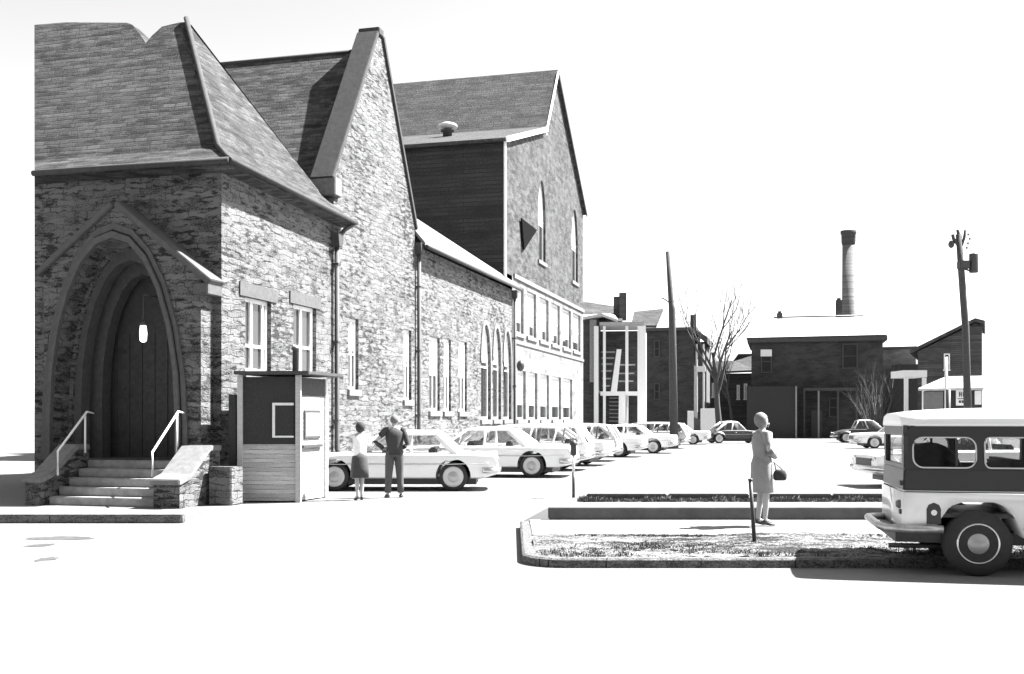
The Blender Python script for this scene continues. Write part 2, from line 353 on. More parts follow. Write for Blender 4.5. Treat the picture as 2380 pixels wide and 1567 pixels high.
# ------------------------------------------------------------------ wall, window tools
def wall_holes(mb, pl, outline, holes, depth=.14, off=0):
    poly = [[pl.p(t, z, off) for t, z in outline]] + [[pl.p(t, z, off) for t, z in h] for h in holes]
    # tessellate in plane coords
    flat = [[Vector((t, z, 0)) for t, z in outline]] + [[Vector((t, z, 0)) for t, z in h] for h in holes]
    vs = [q for l in poly for q in l]
    mb.add(vs, [list(t) for t in tessellate_polygon(flat)])
    for h in holes:
        n = len(h); A = [pl.p(t, z, off) for t, z in h]; B = [pl.p(t, z, off - depth) for t, z in h]
        mb.add(A + B, [(i, (i + 1) % n, (i + 1) % n + n, i + n) for i in range(n)])
def rect(t0, t1, z0, z1): return [(t0, z0), (t1, z0), (t1, z1), (t0, z1)]
def lancet(t0, t1, z0, z1, k=6):
    w = (t1 - t0); c = (t0 + t1) / 2; hs = w * 1.25; zs = z1 - hs
    pts = [(t0, z0), (t1, z0)]
    for i in range(k): a = i / k; pts.append((t1 - w / 2 * (1 - math.cos(a * math.pi / 2)) , zs + hs * math.sin(a * math.pi / 2)))
    pts.append((c, z1))
    for i in reversed(range(k)): a = i / k; pts.append((t0 + w / 2 * (1 - math.cos(a * math.pi / 2)), zs + hs * math.sin(a * math.pi / 2)))
    return pts
def window(parent, pl, hole, depth=.14, fw=.07, bars=(), rails=(), mat=None, sill=True, blind=0, off=0, gm=None):
    mat = mat or WHITEW
    ts = [q[0] for q in hole]; zs = [q[1] for q in hole]; t0, t1, z0, z1 = min(ts), max(ts), min(zs), max(zs)
    c, cz = (t0 + t1) / 2, (z0 + z1) / 2; sx, sz = 1 - 2 * fw / (t1 - t0), 1 - 2 * fw / (z1 - z0)
    inn = [(c + (t - c) * sx, cz + (z - cz) * sz) for t, z in hole]; n = len(hole)
    mb = MB(); o0, o1 = off - depth, off - depth + .05
    for i in range(n):
        j = (i + 1) % n
        vs = [pl.p(*hole[i], o1), pl.p(*hole[j], o1), pl.p(*inn[j], o1), pl.p(*inn[i], o1)]
        mb.add(vs + [q - pl.n * .05 for q in vs], [(0, 1, 2, 3), (3, 2, 6, 7), (4, 5, 6, 7)])
    for f, w in bars: mb.pbox(pl, t0 + (t1 - t0) * f - w / 2, t0 + (t1 - t0) * f + w / 2, z0 + fw, z1 - fw * .8 if n == 4 else z1 - (t1 - t0) * .5, o0 + .003, o1 + .012)
    for f, w in rails: mb.pbox(pl, t0 + fw, t1 - fw, z0 + (z1 - z0) * f - w / 2, z0 + (z1 - z0) * f + w / 2, o0 + .006, o1 + .006)
    w_ = mb.build('window', mat, parent)
    gb = MB(); gp = [pl.p(t, z, o0 + .015) for t, z in inn]; gb.add(gp, [list(t) for t in tessellate_polygon([[Vector((t, z, 0)) for t, z in inn]])])
    gb.build('pane', gm or GLASSD, w_)
    if blind:
        zb = z1 - (z1 - z0) * blind; pts = [(t, max(z, zb)) for t, z in inn]
        pts = [pts[i] for i in range(n)]
        bb = MB(); q = [pl.p(t, z, o0 + .022) for t, z in pts]; bb.add(q, [list(t) for t in tessellate_polygon([[Vector((t, z, 0)) for t, z in pts]])]); bb.build('blind', BLIND, w_)
    if sill:
        sb = MB().pbox(pl, t0 - .08, t1 + .08, z0 - .16, z0, off - depth, off + .07); sb.build('sill', DRESS, w_)
    return w_
def pipe(parent, pl, t, z0, z1, off=.1, r=.055, hopper=True):
    mb = MB(); mb.tube([pl.p(t, z0, off + .06), pl.p(t, z0 + .12, off), pl.p(t, z1, off)], r, 8)
    z = z0 + .8
    while z < z1: mb.pbox(pl, t - r - .02, t + r + .02, z, z + .05, 0.0, off + r + .01); z += 1.9
    if hopper: mb.extr([pl.p(t - .09, z1 - .1, off - .09), pl.p(t + .09, z1 - .1, off - .09), pl.p(t + .16, z1 + .22, off - .09), pl.p(t - .16, z1 + .22, off - .09)], pl.n * .2)
    return mb.build('downpipe', PIPE, parent)

# ------------------------------------------------------------------ church: annex with tall pyramid roof
EZ = 6.45; SL = 4.31; TA = 5.24
annex = thing('church_annex', C0, 'sooty stone church annex with a steep shingled roof and shaded arched entrance', 'church')
W1 = rect(tu(570), tu(630), 2.57, 4.12); W2 = rect(tu(682), tu(735), 2.57, 4.2)
mb = MB(); wall_holes(mb, LIT, rect(0, TA, 0, EZ), [W1, W2])
# front with the doorway
def sk(t): return SL + .812 * t                            # the end wall is not square to the street
def fs(u): return FRO.tz(u, 900)[0]
D0, D1_ = fs(432), fs(168)
door_hole = lancet(D0, D1_, .8, 5.05)
wall_holes(mb, FRO, rect(0, SL, 0, EZ), [door_hole], 1.0)
SB = sk(TA); mb.add([C0 + d2 * SL, C0 + d2 * SB + d1 * TA, C0 + d2 * SB + d1 * TA + Vector((0, 0, EZ)), C0 + d2 * SL + Vector((0, 0, EZ))], [(0, 1, 2, 3)])
mb.add([C0 + d1 * TA, C0 + d2 * SB + d1 * TA, C0 + d2 * SB + d1 * TA + Vector((0, 0, EZ)), C0 + d1 * TA + Vector((0, 0, EZ))], [(0, 1, 2, 3)])
mb.build('wall', STONE, annex)
window(annex, LIT, W1, .14, .09, bars=[(.36, .10), (.8, .08)], rails=[(.36, .06)])
window(annex, LIT, W2, .14, .09, bars=[(.45, .09), (.9, .06)], rails=[(.42, .06)])
# lintels and string course on the sunlit side
mb = MB(); mb.pbox(LIT, W1[0][0] - .25, W1[1][0] + .25, 4.12, 4.40, -.05, .03); mb.pbox(LIT, W2[0][0] - .2, W2[1][0] + .2, 4.2, 4.46, -.05, .03); mb.build('lintel', COPE, annex)
# roof: pyramid corner over the right bay and a second peak on the left, sharing the front slope
OH = .34; zE = 6.62
def AP(t, s, z): return C0 + d1 * t + d2 * s + Vector((0, 0, z))
# flared lower skirt from eave edge to z=7.0, steep part above
def on_front(u, v, t0, z0, t1_, z1_):
    """point of the steep front slope (through t0,z0 and t1_,z1_) seen at pixel u,v"""
    ray = P(u, v, 1) - Vector((0, 0, CH)); k = (z1_ - z0) / (t1_ - t0); a = None
    # solve CH + ray.z*Y = z0 + k*(t - t0), t = (Q-C0).d1
    o = Vector((0, 0, CH)); A = ray.z - k * ray.dot(d1); B = z0 + k * ((-C0).dot(d1) - t0) - CH
    Y = B / A; q = o + ray * Y; return q
APX = AP(2.6, 2.4, 10.62)
f_t0, f_z0, f_t1, f_z1 = .18, 7.0, 2.6, 10.62
tops = [on_front(*q, f_t0, f_z0, f_t1, f_z1) for q in ((432, 50), (418, 52), (376, 62), (352, 84), (339, 100), (328, 84), (308, 58), (296, 53), (150, 52), (80, 58))]
def comp(q): r_ = q - C0; return r_.dot(d1), r_.dot(d2), q.z
prof = [comp(q) for q in tops]
prof[0] = (2.6, prof[0][1], prof[0][2])
sEnd = SL + .12
mb = MB()
fr_poly = [AP(.18, .18, 7.0)] + [AP(*p) for p in prof] + [AP(.18, sk(.18), 7.0)]
bk_poly = [AP(TA - .18, .18, 7.0)] + [AP(max(TA - p[0], p[0] + .2), p[1] if i < 9 else sk(max(TA - p[0], p[0] + .2)), p[2]) for i, p in enumerate(prof)] + [AP(TA - .18, sk(TA - .18), 7.0)]
n = len(fr_poly)
flat = [Vector(((q - C0).dot(d2), q.z, 0)) for q in fr_poly]
tr = [list(t) for t in tessellate_polygon([flat])]
mb.add(fr_poly, tr); mb.add(bk_poly, tr)
for i in range(1, n - 1): mb.add([fr_poly[i], fr_poly[i + 1], bk_poly[i + 1], bk_poly[i]], [(0, 1, 2, 3)])
mb.add([fr_poly[0], bk_poly[0], fr_poly[1]], [(0, 1, 2)])
# flared skirt
lo = [AP(-OH, sk(-OH), zE), AP(-OH, -OH, zE), AP(TA + .45, -OH, zE - .12)]
hi = [AP(.18, sk(.18), 7.0), AP(.18, .18, 7.0), AP(TA - .18, .18, 7.0)]
mb.add(lo + hi, [(0, 1, 4, 3), (1, 2, 5, 4)])
mb.add([AP(TA + .45, -OH, zE - .12), AP(TA - .18, .18, 7.0), AP(TA + .45, .02, zE + .12)], [(0, 1, 2)])
# underside and thickness
mb.add([AP(-OH, sk(-OH), zE - .13), AP(-OH, -OH, zE - .13), AP(0, 0, EZ), AP(0, SL, EZ), AP(TA + .45, -OH, zE - .25), AP(TA + .45, 0, EZ - .1)], [(0, 1, 2, 3), (1, 4, 5, 2)])
mb.add([AP(-OH, sk(-OH), zE - .13), AP(-OH, -OH, zE - .13), AP(TA + .45, -OH, zE - .25)] + lo, [(0, 1, 4, 3), (1, 2, 5, 4)])
rf = mb.build('roof', SHING, annex)
hip = MB(); hip.tube([AP(-OH + .02, -OH + .02, zE + .02), AP(.18, .18, 7.03), APX + Vector((0, 0, .03))], [.05, .06, .06], 6); hip.build('hip_cap', DRESSD, rf)
gut = MB(); gut.tube([AP(-OH - .05, -OH - .05, zE - .04), AP(TA + .5, -OH - .05, zE - .16)], .06, 8); gut.tube([AP(-OH - .05, sk(-OH), zE - .04), AP(-OH - .05, -OH - .05, zE - .04)], .06, 8); gut.build('gutter', DRESSD, annex)
pipe(annex, LIT, TA - .02, .75, 5.9, .1, .06)
mb = MB(); mb.tube([LIT.p(TA - .02, 6.0, .1), LIT.p(TA + .15, 6.25, .25), LIT.p(TA + .4, 6.4, .36)], .055, 8); mb.build('downpipe', PIPE, annex)
# gabled stone porch around the arch, standing proud of the shaded front
pa, pr, plft = fs(300), .18, 3.72
FP = .45
az = 1.6 + (975 - 480) / F * 21.0
outl = [(pr, 0), (pr, 4.42), (pa, az), (plft, 4.55), (plft, 0)]
outl = [(pr, 0), (plft, 0), (plft, 4.55), (pa, az), (pr, 4.35)]
hole = lancet(D0 - .10, D1_ + .10, .8, 5.17)
mb = MB(); wall_holes(mb, FRO, outl, [hole], FP, FP)
for i in range(len(outl)):
    a_, c_ = outl[i], outl[(i + 1) % len(outl)]
    mb.add([FRO.p(*a_, FP), FRO.p(*c_, FP), FRO.p(*c_, 0.01), FRO.p(*a_, 0.01)], [(0, 1, 2, 3)])
# arch mouldings
por = mb.build('porch', STONE, annex)
mb = MB()
for k, (gr, of) in enumerate(((0.0, .10), (.14, .05))):
    h1 = lancet(D0 - .10 - gr, D1_ + .10 + gr, .8, 5.17 + gr * 1.2); h2 = lancet(D0 - .20 - gr, D1_ + .20 + gr, .8, 5.17 + gr * 1.2 + .13)
    n = len(h1)
    for i in range(1, n - 0):
        j = (i + 1) % n
        if i == 0 or (i == n - 1): pass
        if j == 1: continue
        A = [FRO.p(*h1[i], FP + .01), FRO.p(*h1[j], FP + .01), FRO.p(*h2[j], FP + .01), FRO.p(*h2[i], FP + .01)]
        if i == n - 1: A = [FRO.p(*h1[n - 1], FP + .01), FRO.p(*h1[0], FP + .01), FRO.p(*h2[0], FP + .01), FRO.p(*h2[n - 1], FP + .01)]
        B = [q - d1 * of for q in A]; mb.add(A + B, [(4, 5, 6, 7), (0, 1, 5, 4), (2, 3, 7, 6)])
mb.build('arch_moulding', COPE, por)
# two inner orders stepping in towards the door
for gi, dd_ in ((.17, -.05), (.34, -.5)):
    m_ = MB(); h1 = lancet(D0 - .09, D1_ + .09, .8, 5.16); h2 = lancet(D0 + gi, D1_ - gi, .8, 5.05 - gi * 1.35); n = len(h1)
    for i in range(1, n):
        j = (i + 1) % n
        A = [FRO.p(*h1[i], dd_), FRO.p(*h1[j], dd_), FRO.p(*h2[j], dd_), FRO.p(*h2[i], dd_)]; B = [q + d1 * .28 for q in A]
        m_.add(A + B, [(0, 1, 2, 3), (4, 5, 6, 7), (2, 3, 7, 6)])
    m_.build('arch_order', COPE, por)
# coping on the porch gable
def copingbar(t0, z0, t1, z1, mat=DRESS, w=.13, name='coping', pr_=None):
    m_ = MB(); dv = Vector((t1 - t0, z1 - z0)).normalized(); nn = Vector((-dv.y, dv.x)); nn = nn if nn.y > 0 else -nn
    poly = [FRO.p(t0, z0, -.0), FRO.p(t1, z1, 0), FRO.p(t1 + nn.x * w, z1 + nn.y * w, 0), FRO.p(t0 + nn.x * w, z0 + nn.y * w, 0)]
    m_.extr(poly, -d1 * (FP + .08)); return m_
a_ = copingbar(pr - .18, 4.35 - .17, pa, az); a_.build('coping', COPE, por, bevel=.015)
a_ = copingbar(plft + .1, 4.47, pa, az); a_.build('coping', COPE, por, bevel=.015)
MB().pbox(FRO, pr - .2, pr + .12, 4.0, 4.22, .0, FP + .09)  .build('kneeler', COPE, por, bevel=.015)
# double door deep in the arch
dp = Plane(C0 + d1 * .92, d2, -d1)
mb = MB(); hh = lancet(D0 + .02, D1_ - .02, .8, 5.03)
mb.extr([dp.p(*q) for q in hh], d1 * .06)
for k in range(9):
    t_ = D0 + .1 + (D1_ - D0 - .2) * k / 8; mb.pbox(dp, t_ - .012, t_ + .012, .85, 3.4, 0, .02)
dr = mb.build('door', DARKWOOD, annex)
for z_ in (1.3, 2.2, 3.0):
    for s_ in (0, 1):
        ta = (D0 + .06) if s_ == 0 else (D1_ - .06); tb = ta + (.55 if s_ == 0 else -.55); MB().pbox(dp, min(ta, tb), max(ta, tb), z_, z_ + .06, .02, .035).build('hinge', METALD, dr)
# lantern hanging in the porch
lp = P(333, 775, 20.6)
lan = thing('lantern', lp + Vector((0, 0, -.2)), 'lit white lantern hanging in the dark church doorway', 'lantern')
mb = MB(); mb.lathe([(.03, -.17), (.065, -.14), (.075, 0), (.06, .14), (.02, .17)], lp, 'z', 10); mb.build('globe', LAMP, lan)
mb = MB(); mb.tube([lp + Vector((0, 0, .17)), lp + Vector((0, 0, .75))], .01, 5); mb.lathe([(.09, .15), (.03, .24)], lp, 'z', 8); mb.tube([lp + Vector((0, 0, .75)), lp + Vector((0, 0, .75)) + d1 * 1.15], .012, 5); mb.build('hanger', METALD, lan)
# notice window on the porch right side: narrow lit slit
mb = MB(); 
# steps
st = thing('entrance_steps', FRO.p(1.5, 0, 1), 'worn stone steps climbing to the church door between cheek walls', 'steps')
mb = MB(); s0, s1 = .36, 2.6
for k in range(5):
    o1 = 1.72 - k * .28; z1_ = .16 * (k + 1)
    mb.pbox(FRO, s0, s1, .16 * k if k else .0, z1_, FP + .01, o1)
mb.build('step', plain('worn_step', .24, .85, .35, 6, .2), st, bevel=.015)
def cheek(s0, s1, nm, zt=1.0):
    m_ = MB(); pr2 = [(FP + .01, 0), (1.85, 0), (1.85, .42), (1.55, .5), (.85, zt), (FP + .01, zt)]
    poly = [FRO.p(s0 + .04, z, o_) for o_, z in pr2]; m_.extr(poly, d2 * (s1 - s0 - .08)); c_ = m_.build(nm, STONE, st)
    m_ = MB(); cp = [(FP + .02, zt), (.85, zt), (1.55, .5), (1.85, .42), (1.92, .42), (1.92, .52), (1.57, .61), (.88, zt + .11), (FP + .02, zt + .11)]
    m_.extr([FRO.p(s0, z + .002, o_) for o_, z in cp], d2 * (s1 - s0)); m_.build('coping', DRESS, c_, bevel=.02)
cheek(-.28, .33, 'cheek_wall'); cheek(2.63, 3.05, 'cheek_wall')
def rail(s_, nm):
    m_ = MB(); m_.tube([FRO.p(s_, .55, 1.6), FRO.p(s_, 1.0, 1.6), FRO.p(s_, 1.75, .75), FRO.p(s_, 1.72, .55)], .022, 8); m_.tube([FRO.p(s_, .95, .8), FRO.p(s_, 1.7, .8)], .02, 8); m_.build('handrail', plain('pale_rail_paint', .7, .5, .05, 5, 0), st)
rail(.48, ''); rail(2.5, '')
# low stone pier between steps and booth
a = FRO.p(-.32, 0, .9)
pier = MB(); pier.pbox(FRO, -.78, -.31, 0, .72, .55, 1.0); o = pier.build('stone_pier', STONE, bevel=.02); tag(o, 'low stone pier between the church steps and the wooden booth', 'pier')

# ------------------------------------------------------------------ church: gabled transept
T2, T3 = TA, 10.95; tm = tu(882); za = 12.0
tr_ = thing('church_transept', C0 + d1 * TA, 'tall sunlit stone gable of the church with its steep shingled roof', 'church')
W3 = rect(tu(810), tu(833), 2.36, 4.17); W4 = rect(tu(938), tu(956), 2.16, 4.2)
gout = [(T2 + .003, 0), (T3, 0), (T3, 7.3), (tm + .12, za), (tm - .12, za), (T2 + .003, 7.5)]
mb = MB(); wall_holes(mb, LIT, gout, [W3, W4], off=.004)
PT = .5                                                   # parapet thickness
up = [(T3, 7.3), (tm + .12, za), (tm - .12, za), (T2, 7.5)]
for i in range(3):
    a_, c_ = up[i], up[i + 1]; mb.add([LIT.p(*a_, 0), LIT.p(*c_, 0), LIT.p(*c_, -PT), LIT.p(*a_, -PT)], [(0, 1, 2, 3)])
back = [(T2, 5), (T3, 5)] + up
mb.add([LIT.p(*q, -PT) for q in back], [list(range(len(back)))])
mb.add([LIT.p(T2 + .003, 0, -.003), LIT.p(T2 + .003, 7.5, -.003), LIT.p(T2 + .003, 7.5, -6), LIT.p(T2 + .003, 0, -6)], [(0, 1, 2, 3)])
mb.add([LIT.p(T3, 0, 0), LIT.p(T3, 7.3, 0), LIT.p(T3, 7.3, -6), LIT.p(T3, 0, -6)], [(0, 1, 2, 3)])
mb.build('wall', STONE, tr_)
window(tr_, LIT, W3, .13, .07, rails=[(.5, .05)], bars=[(.5, .04)], blind=.45)
window(tr_, LIT, W4, .13, .07, rails=[(.5, .05)], bars=[(.5, .04)], blind=.45)
def litbar(t0, z0, t1, z1, w, o0, o1):
    m_ = MB(); dv = Vector((t1 - t0, z1 - z0)).normalized(); nn = Vector((-dv.y, dv.x)); nn = nn if nn.y > 0 else -nn
    m_.extr([LIT.p(t0, z0, o0), LIT.p(t1, z1, o0), LIT.p(t1 + nn.x * w, z1 + nn.y * w, o0), LIT.p(t0 + nn.x * w, z0 + nn.y * w, o0)], LIT.n * (o1 - o0)); return m_
litbar(T2 - .05, 7.42, tm - .12, za - .02, .13, -PT - .06, .05).build('coping', DRESSD, tr_, bevel=.015)
litbar(T3 + .05, 7.2, tm + .12, za - .02, .13, -PT - .06, .07).build('coping', DRESSD, tr_, bevel=.015)
MB().pbox(LIT, tm - .17, tm + .17, za - .02, za + .17, -PT - .05, .06).build('apex_stone', DRESSD, tr_, bevel=.02)
MB().pbox(LIT, T2 - .12, T2 + .28, 7.05, 7.5, -PT - .1, .1).build('kneeler', DRESS, tr_, bevel=.02)
mb = MB(); zr = 11.62; SE = 6.2
e0, e1 = (T2 - .3, 7.0), (T3 + .3, 7.0)
for (ta, z0), sg in ((e0, 1), (e1, -1)):
    mb.extr([C0 + d1 * ta + d2 * (PT + .01) + Vector((0, 0, z0)), C0 + d1 * tm + d2 * (PT + .01) + Vector((0, 0, zr)), C0 + d1 * tm + d2 * SE + Vector((0, 0, zr)), C0 + d1 * ta + d2 * SE + Vector((0, 0, z0))], (0, 0, -.12))
rf = mb.build('roof', SHING, tr_)
MB().tube([C0 + d1 * tm + d2 * (PT + .02) + Vector((0, 0, zr)), C0 + d1 * tm + d2 * SE + Vector((0, 0, zr))], .06, 6).build('ridge_cap', DRESSD, rf)
m_ = MB(); nn = .06
m_.extr([C0 + d1 * (T2 - .25) + d2 * (PT + .02) + Vector((0, 0, 7.08)), C0 + d1 * tm + d2 * (PT + .02) + Vector((0, 0, zr + .02)), C0 + d1 * tm + d2 * (PT + .2) + Vector((0, 0, zr + .02)), C0 + d1 * (T2 - .25) + d2 * (PT + .2) + Vector((0, 0, 7.08))], Vector((0, 0, .04)) - d1 * .03)
m_.build('flashing', DRESSD, rf)
mb = MB(); mb.add([LIT.p(tm, 5, -SE + .03), LIT.p(e0[0] + .3, 5, -SE + .03), LIT.p(e0[0] + .3, 7.0, -SE + .03), LIT.p(tm, zr - .15, -SE + .03), LIT.p(e1[0] - .3, 7.0, -SE + .03), LIT.p(e1[0] - .3, 5, -SE + .03)], [(0, 1, 2, 3, 4, 5)]); mb.build('wall', STONE, tr_)
pipe(tr_, LIT, T3 + .12, .9, 6.6, .1, .06)

# ------------------------------------------------------------------ church: low link with lancets
T4 = tu(1190)
lk = thing('church_link', C0 + d1 * T3, 'low sunlit stone church link with three pointed lancet windows', 'church')
LW5 = [rect(tu(998), tu(1022), 1.86, 4.16), rect(tu(1031), tu(1048), 1.86, 4.2), rect(tu(1066), tu(1085), 1.86, 4.24)]
LA = [lancet(tu(1118), tu(1139), 1.6, 5.05), lancet(tu(1146), tu(1163), 1.6, 5.05), lancet(tu(1170), tu(1187), 1.6, 5.05)]
mb = MB(); wall_holes(mb, LIT, rect(T3 + .003, T4, 0, 6.75), LW5 + LA)
mb.add([LIT.p(T3 + .2, 6.75, -6), LIT.p(T4, 6.75, -6), LIT.p(T4, 6.75, 0), LIT.p(T3 + .2, 6.75, 0)], [(0, 1, 2, 3)])
mb.build('wall', STONE, lk)
for h in LW5: window(lk, LIT, h, .13, .09, rails=[(.5, .07)], bars=[(.5, .05)], blind=.52)
for h in LA: window(lk, LIT, h, .13, .09, rails=[(.55, .06)], blind=.4)
mb = MB()
for h in LA:
    h2 = [(q[0] + (.1 if q[0] > (h[0][0] + h[1][0]) / 2 else -.1) * (0 if abs(q[0] - (h[0][0] + h[1][0]) / 2) < 1e-6 else 1), q[1] + (.15 if q[1] > 3 else 0)) for q in h]; n = len(h)
    for i in range(1, n - 1):
        A = [LIT.p(*h[i], .0), LIT.p(*h[i + 1], .0), LIT.p(*h2[i + 1], .0), LIT.p(*h2[i], .0)]; B = [q + LIT.n * .04 for q in A]
        mb.add(A + B, [(4, 5, 6, 7), (0, 1, 5, 4), (2, 3, 7, 6)])
mb.build('arch_moulding', DRESS, lk)
mb = MB()
r0, r1 = LIT.p(T3 + .1, 6.72, .3), LIT.p(T4 + .1, 6.76, .3)
q0, q1 = LIT.p(T3 + .1, 7.95, -.75), LIT.p(T4 + .1, 6.98, .0)
mb.extr([r0, r1, q1, q0], (0, 0, .12)); mb.extr([q0, q1, LIT.p(T4 + .1, 6.9, -6), LIT.p(T3 + .1, 7.9, -6)], (0, 0, .1))
rf = mb.build('roof', LEAD, lk)
mb = MB(); mb.tube([LIT.p(T3 + .05, 6.7, .36), LIT.p(T4 + .1, 6.74, .36)], .06, 8); mb.build('gutter', DRESSD, lk)
pipe(lk, LIT, T4 + .1, .2, 6.5, .09, .06); MB().ell(LIT.p(T4 + .5, 3.75, .22), (.16, .16, .22)).build('lamp_bowl', METALD, lk)

# ------------------------------------------------------------------ tall school wing
T5 = tu(1355)
wg = thing('school_wing', C0 + d1 * T4, 'tall rubble stone wing with two rows of windows and a high shingled gable', 'building')
ta0 = tu(1173); tb0 = tu(1265); tp = tu(1290)
zb0 = 14.55; zp = 17.75; zc0 = 12.35
def rowx(us): return [(tu(a), tu(b)) for a, b in us]
upr = [rect(a, b, 5.1, 7.0) for a, b in rowx([(1197, 1217), (1225, 1246), (1254, 1275), (1282, 1301), (1308, 1327), (1332, 1349)])]
lwr = [rect(a, b, 1.6, 3.6) for a, b in rowx([(1202, 1222), (1229, 1249), (1256, 1276), (1283, 1304), (1309, 1330)])]
lan_ = [lancet(tu(1251), tu(1268), 8.6, 12.2), lancet(tu(1329), tu(1343), 8.6, 12.3)]
gout = [(ta0, 7.3), (T5, 7.3), (T5, 12.55), (tp, zp), (tb0, zb0), (ta0, zc0)]
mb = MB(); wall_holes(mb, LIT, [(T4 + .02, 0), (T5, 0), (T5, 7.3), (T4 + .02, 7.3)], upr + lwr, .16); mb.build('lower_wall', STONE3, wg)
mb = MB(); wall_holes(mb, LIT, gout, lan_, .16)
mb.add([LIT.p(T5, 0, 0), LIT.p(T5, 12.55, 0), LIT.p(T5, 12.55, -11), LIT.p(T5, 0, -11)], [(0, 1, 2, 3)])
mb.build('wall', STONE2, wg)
mb = MB(); mb.add([LIT.p(ta0, 3, 0.0), LIT.p(ta0, zc0, 0.0), LIT.p(ta0, zc0, -13), LIT.p(ta0, 3, -13)], [(0, 1, 2, 3)])
mb.add([LIT.p(ta0, zc0, -13), LIT.p(tb0, zb0, -13), LIT.p(tp, zp, -13), LIT.p(T5, 12.55, -13), LIT.p(T5, 3, -13), LIT.p(ta0, 3, -13)], [(0, 1, 2, 3, 4, 5)])
mb.build('side_wall', course('tarred_boards', .02, .048, .012, 4, .16, .012, wob=.02, patch=.6, bump=.5, big=.8, fine=.8, grain=.3, gscale=14), wg)
MB().pbox(LIT, ta0 - .06, ta0 + .1, 6.9, zc0, -.02, .05).build('corner_board', WHITEW, wg)
for h in upr: window(wg, LIT, h, .16, .08, rails=[(.5, .06)], blind=.75)
for h in lwr: window(wg, LIT, h, .16, .08, rails=[(.5, .06)], blind=.7)
for h in lan_: window(wg, LIT, h, .16, .08, rails=[(.5, .06)], blind=.55)
mb = MB(); mb.pbox(LIT, T4 + .2, T5 + .05, 7.25, 7.42, -.02, .07); mb.pbox(LIT, T4 + .3, T5 + .05, 4.65, 4.77, -.02, .05); mb.pbox(LIT, T4 + .3, T5 + .05, .9, 1.05, -.02, .06); mb.build('string_course', DRESS, wg)
mb = MB(); SO = .14
def RP(t, z, s): return C0 + d1 * t + d2 * s + Vector((0, 0, z))
segs = [((ta0 - .35, zc0 - .08), (tb0 - .02, zb0 - .02)), ((tb0 - .12, zb0 + .0), (tp, zp + .06)), ((tp, zp + .06), (T5 + .25, 12.45))]
for (a_, c_) in segs: mb.extr([RP(a_[0], a_[1], -SO), RP(c_[0], c_[1], -SO), RP(c_[0], c_[1], 13.2), RP(a_[0], a_[1], 13.2)], (0, 0, .14))
rf = mb.build('roof', SHING2, wg)
mb = MB()
mb.extr([RP(tb0 - .24, zb0 - .28, -SO - .02), RP(tb0 - .24, zb0 + .1, -SO - .02), RP(tb0 - .24, zb0 + .1, 13.2), RP(tb0 - .24, zb0 - .28, 13.2)], d1 * .1)
mb.build('fascia', WHITEW, rf)
m_ = litbar(tb0 - .1, zb0 - .06, tp, zp + .0, .15, .14, .19); m_.build('verge_board', WHITEW, rf)
m_ = litbar(T5 + .25, 12.35, tp, zp + .0, .15, .14, .19); m_.build('verge_board', DRESSD, rf)
m_ = litbar(ta0 - .3, zc0 - .1, tb0 - .1, zb0 - .1, .2, .14, .2); m_.build('verge_board', WHITEW, rf)
# roof ventilator
vp = P(1040, 322, 46.6)
vt = thing('roof_vent', vp, 'small round ventilator with a pale cap on the far stone wing roof', 'roof vent')
mb = MB(); mb.lathe([(.2, -.5), (.2, .25), (.3, .3), (.3, .36), (.12, .42)], vp, 'z', 12); mb.build('pipe', METALD, vt)
mb = MB(); mb.lathe([(.12, .42), (.45, .48), (.42, .6), (.1, .72)], vp, 'z', 12); mb.build('cap', PAINT['pale'], vt)
# dark triangular fixture on the wing
tq = [LIT.tz(1207, 507), LIT.tz(1243, 535), LIT.tz(1213, 582)]
m_ = MB(); m_.extr([LIT.p(a, b, .05) for a, b in tq], LIT.n * .06); o = m_.build('triangular_board', plain('matt_black', .012, .95, .2, 8, 0, spec=0), bevel=.01); tag(o, 'dark triangular board fixed high on the rubble stone gable', 'board')

# ------------------------------------------------------------------ wooden booth
bo = Vector((-4.14, 20.5, 0)); bx = Plane(bo, Vector((-1, .04, 0)).normalized(), Vector((-.04, -1, 0)).normalized())   # its front, t runs left
br_ = Plane(bo, d1, -d2)
BW_, BD = 1.07, 1.26
booth = thing('parking_booth', bo, 'small wooden booth with dark upper boards and a framed dark hatch beside the church', 'booth')
CLAP = course('white_clapboard', .35, .62, .12, 3.0, .085, .007, wob=.012, patch=.6, bump=.4, big=2, pstretch=(1, 5, 1), fine=.6)
mb = MB(); mb.pbox(bx, 0, BW_, .03, 1.12, -.05, 0); mb.build('lower_boards', CLAP, booth)
mb = MB(); mb.pbox(bx, 0, BW_, 1.12, 2.42, -.06, -.01); mb.build('upper_boards_and_shade', DARKW, booth)
mb = MB(); mb.pbox(br_, 0.03, BD, .03, 2.42, -.05, 0); mb.build('side_boards', CLAP, booth)
MB().pbox(br_, 0.04, BD - .03, 2.06, 2.41, 0, .012).build('upper_boards_and_shade', SHADED, booth)  # dark band painting in the roof overhang's shade on the side boards
mb = MB(); mb.extr([bx.p(0, .03, -.05), bx.p(BW_, .03, -.05), bx.p(BW_, .03, -.05) + d1 * BD, bx.p(0, .03, -.05) + d1 * BD], (0, 0, 2.38)); mb.build('back_boards', DARKW, booth)
for t_ in (BW_ + .03, -.03):
    MB().pbox(bx, t_ - .05, t_ + .05, 0, 2.45, -.05, .035).build('post', plain('post_paint', .42, .7, .2, 8, .1, (1, 1, 4)), booth)
MB().pbox(br_, BD - .02, BD + .07, 0, 2.42, -.05, .04).build('post', WHITEW, booth)
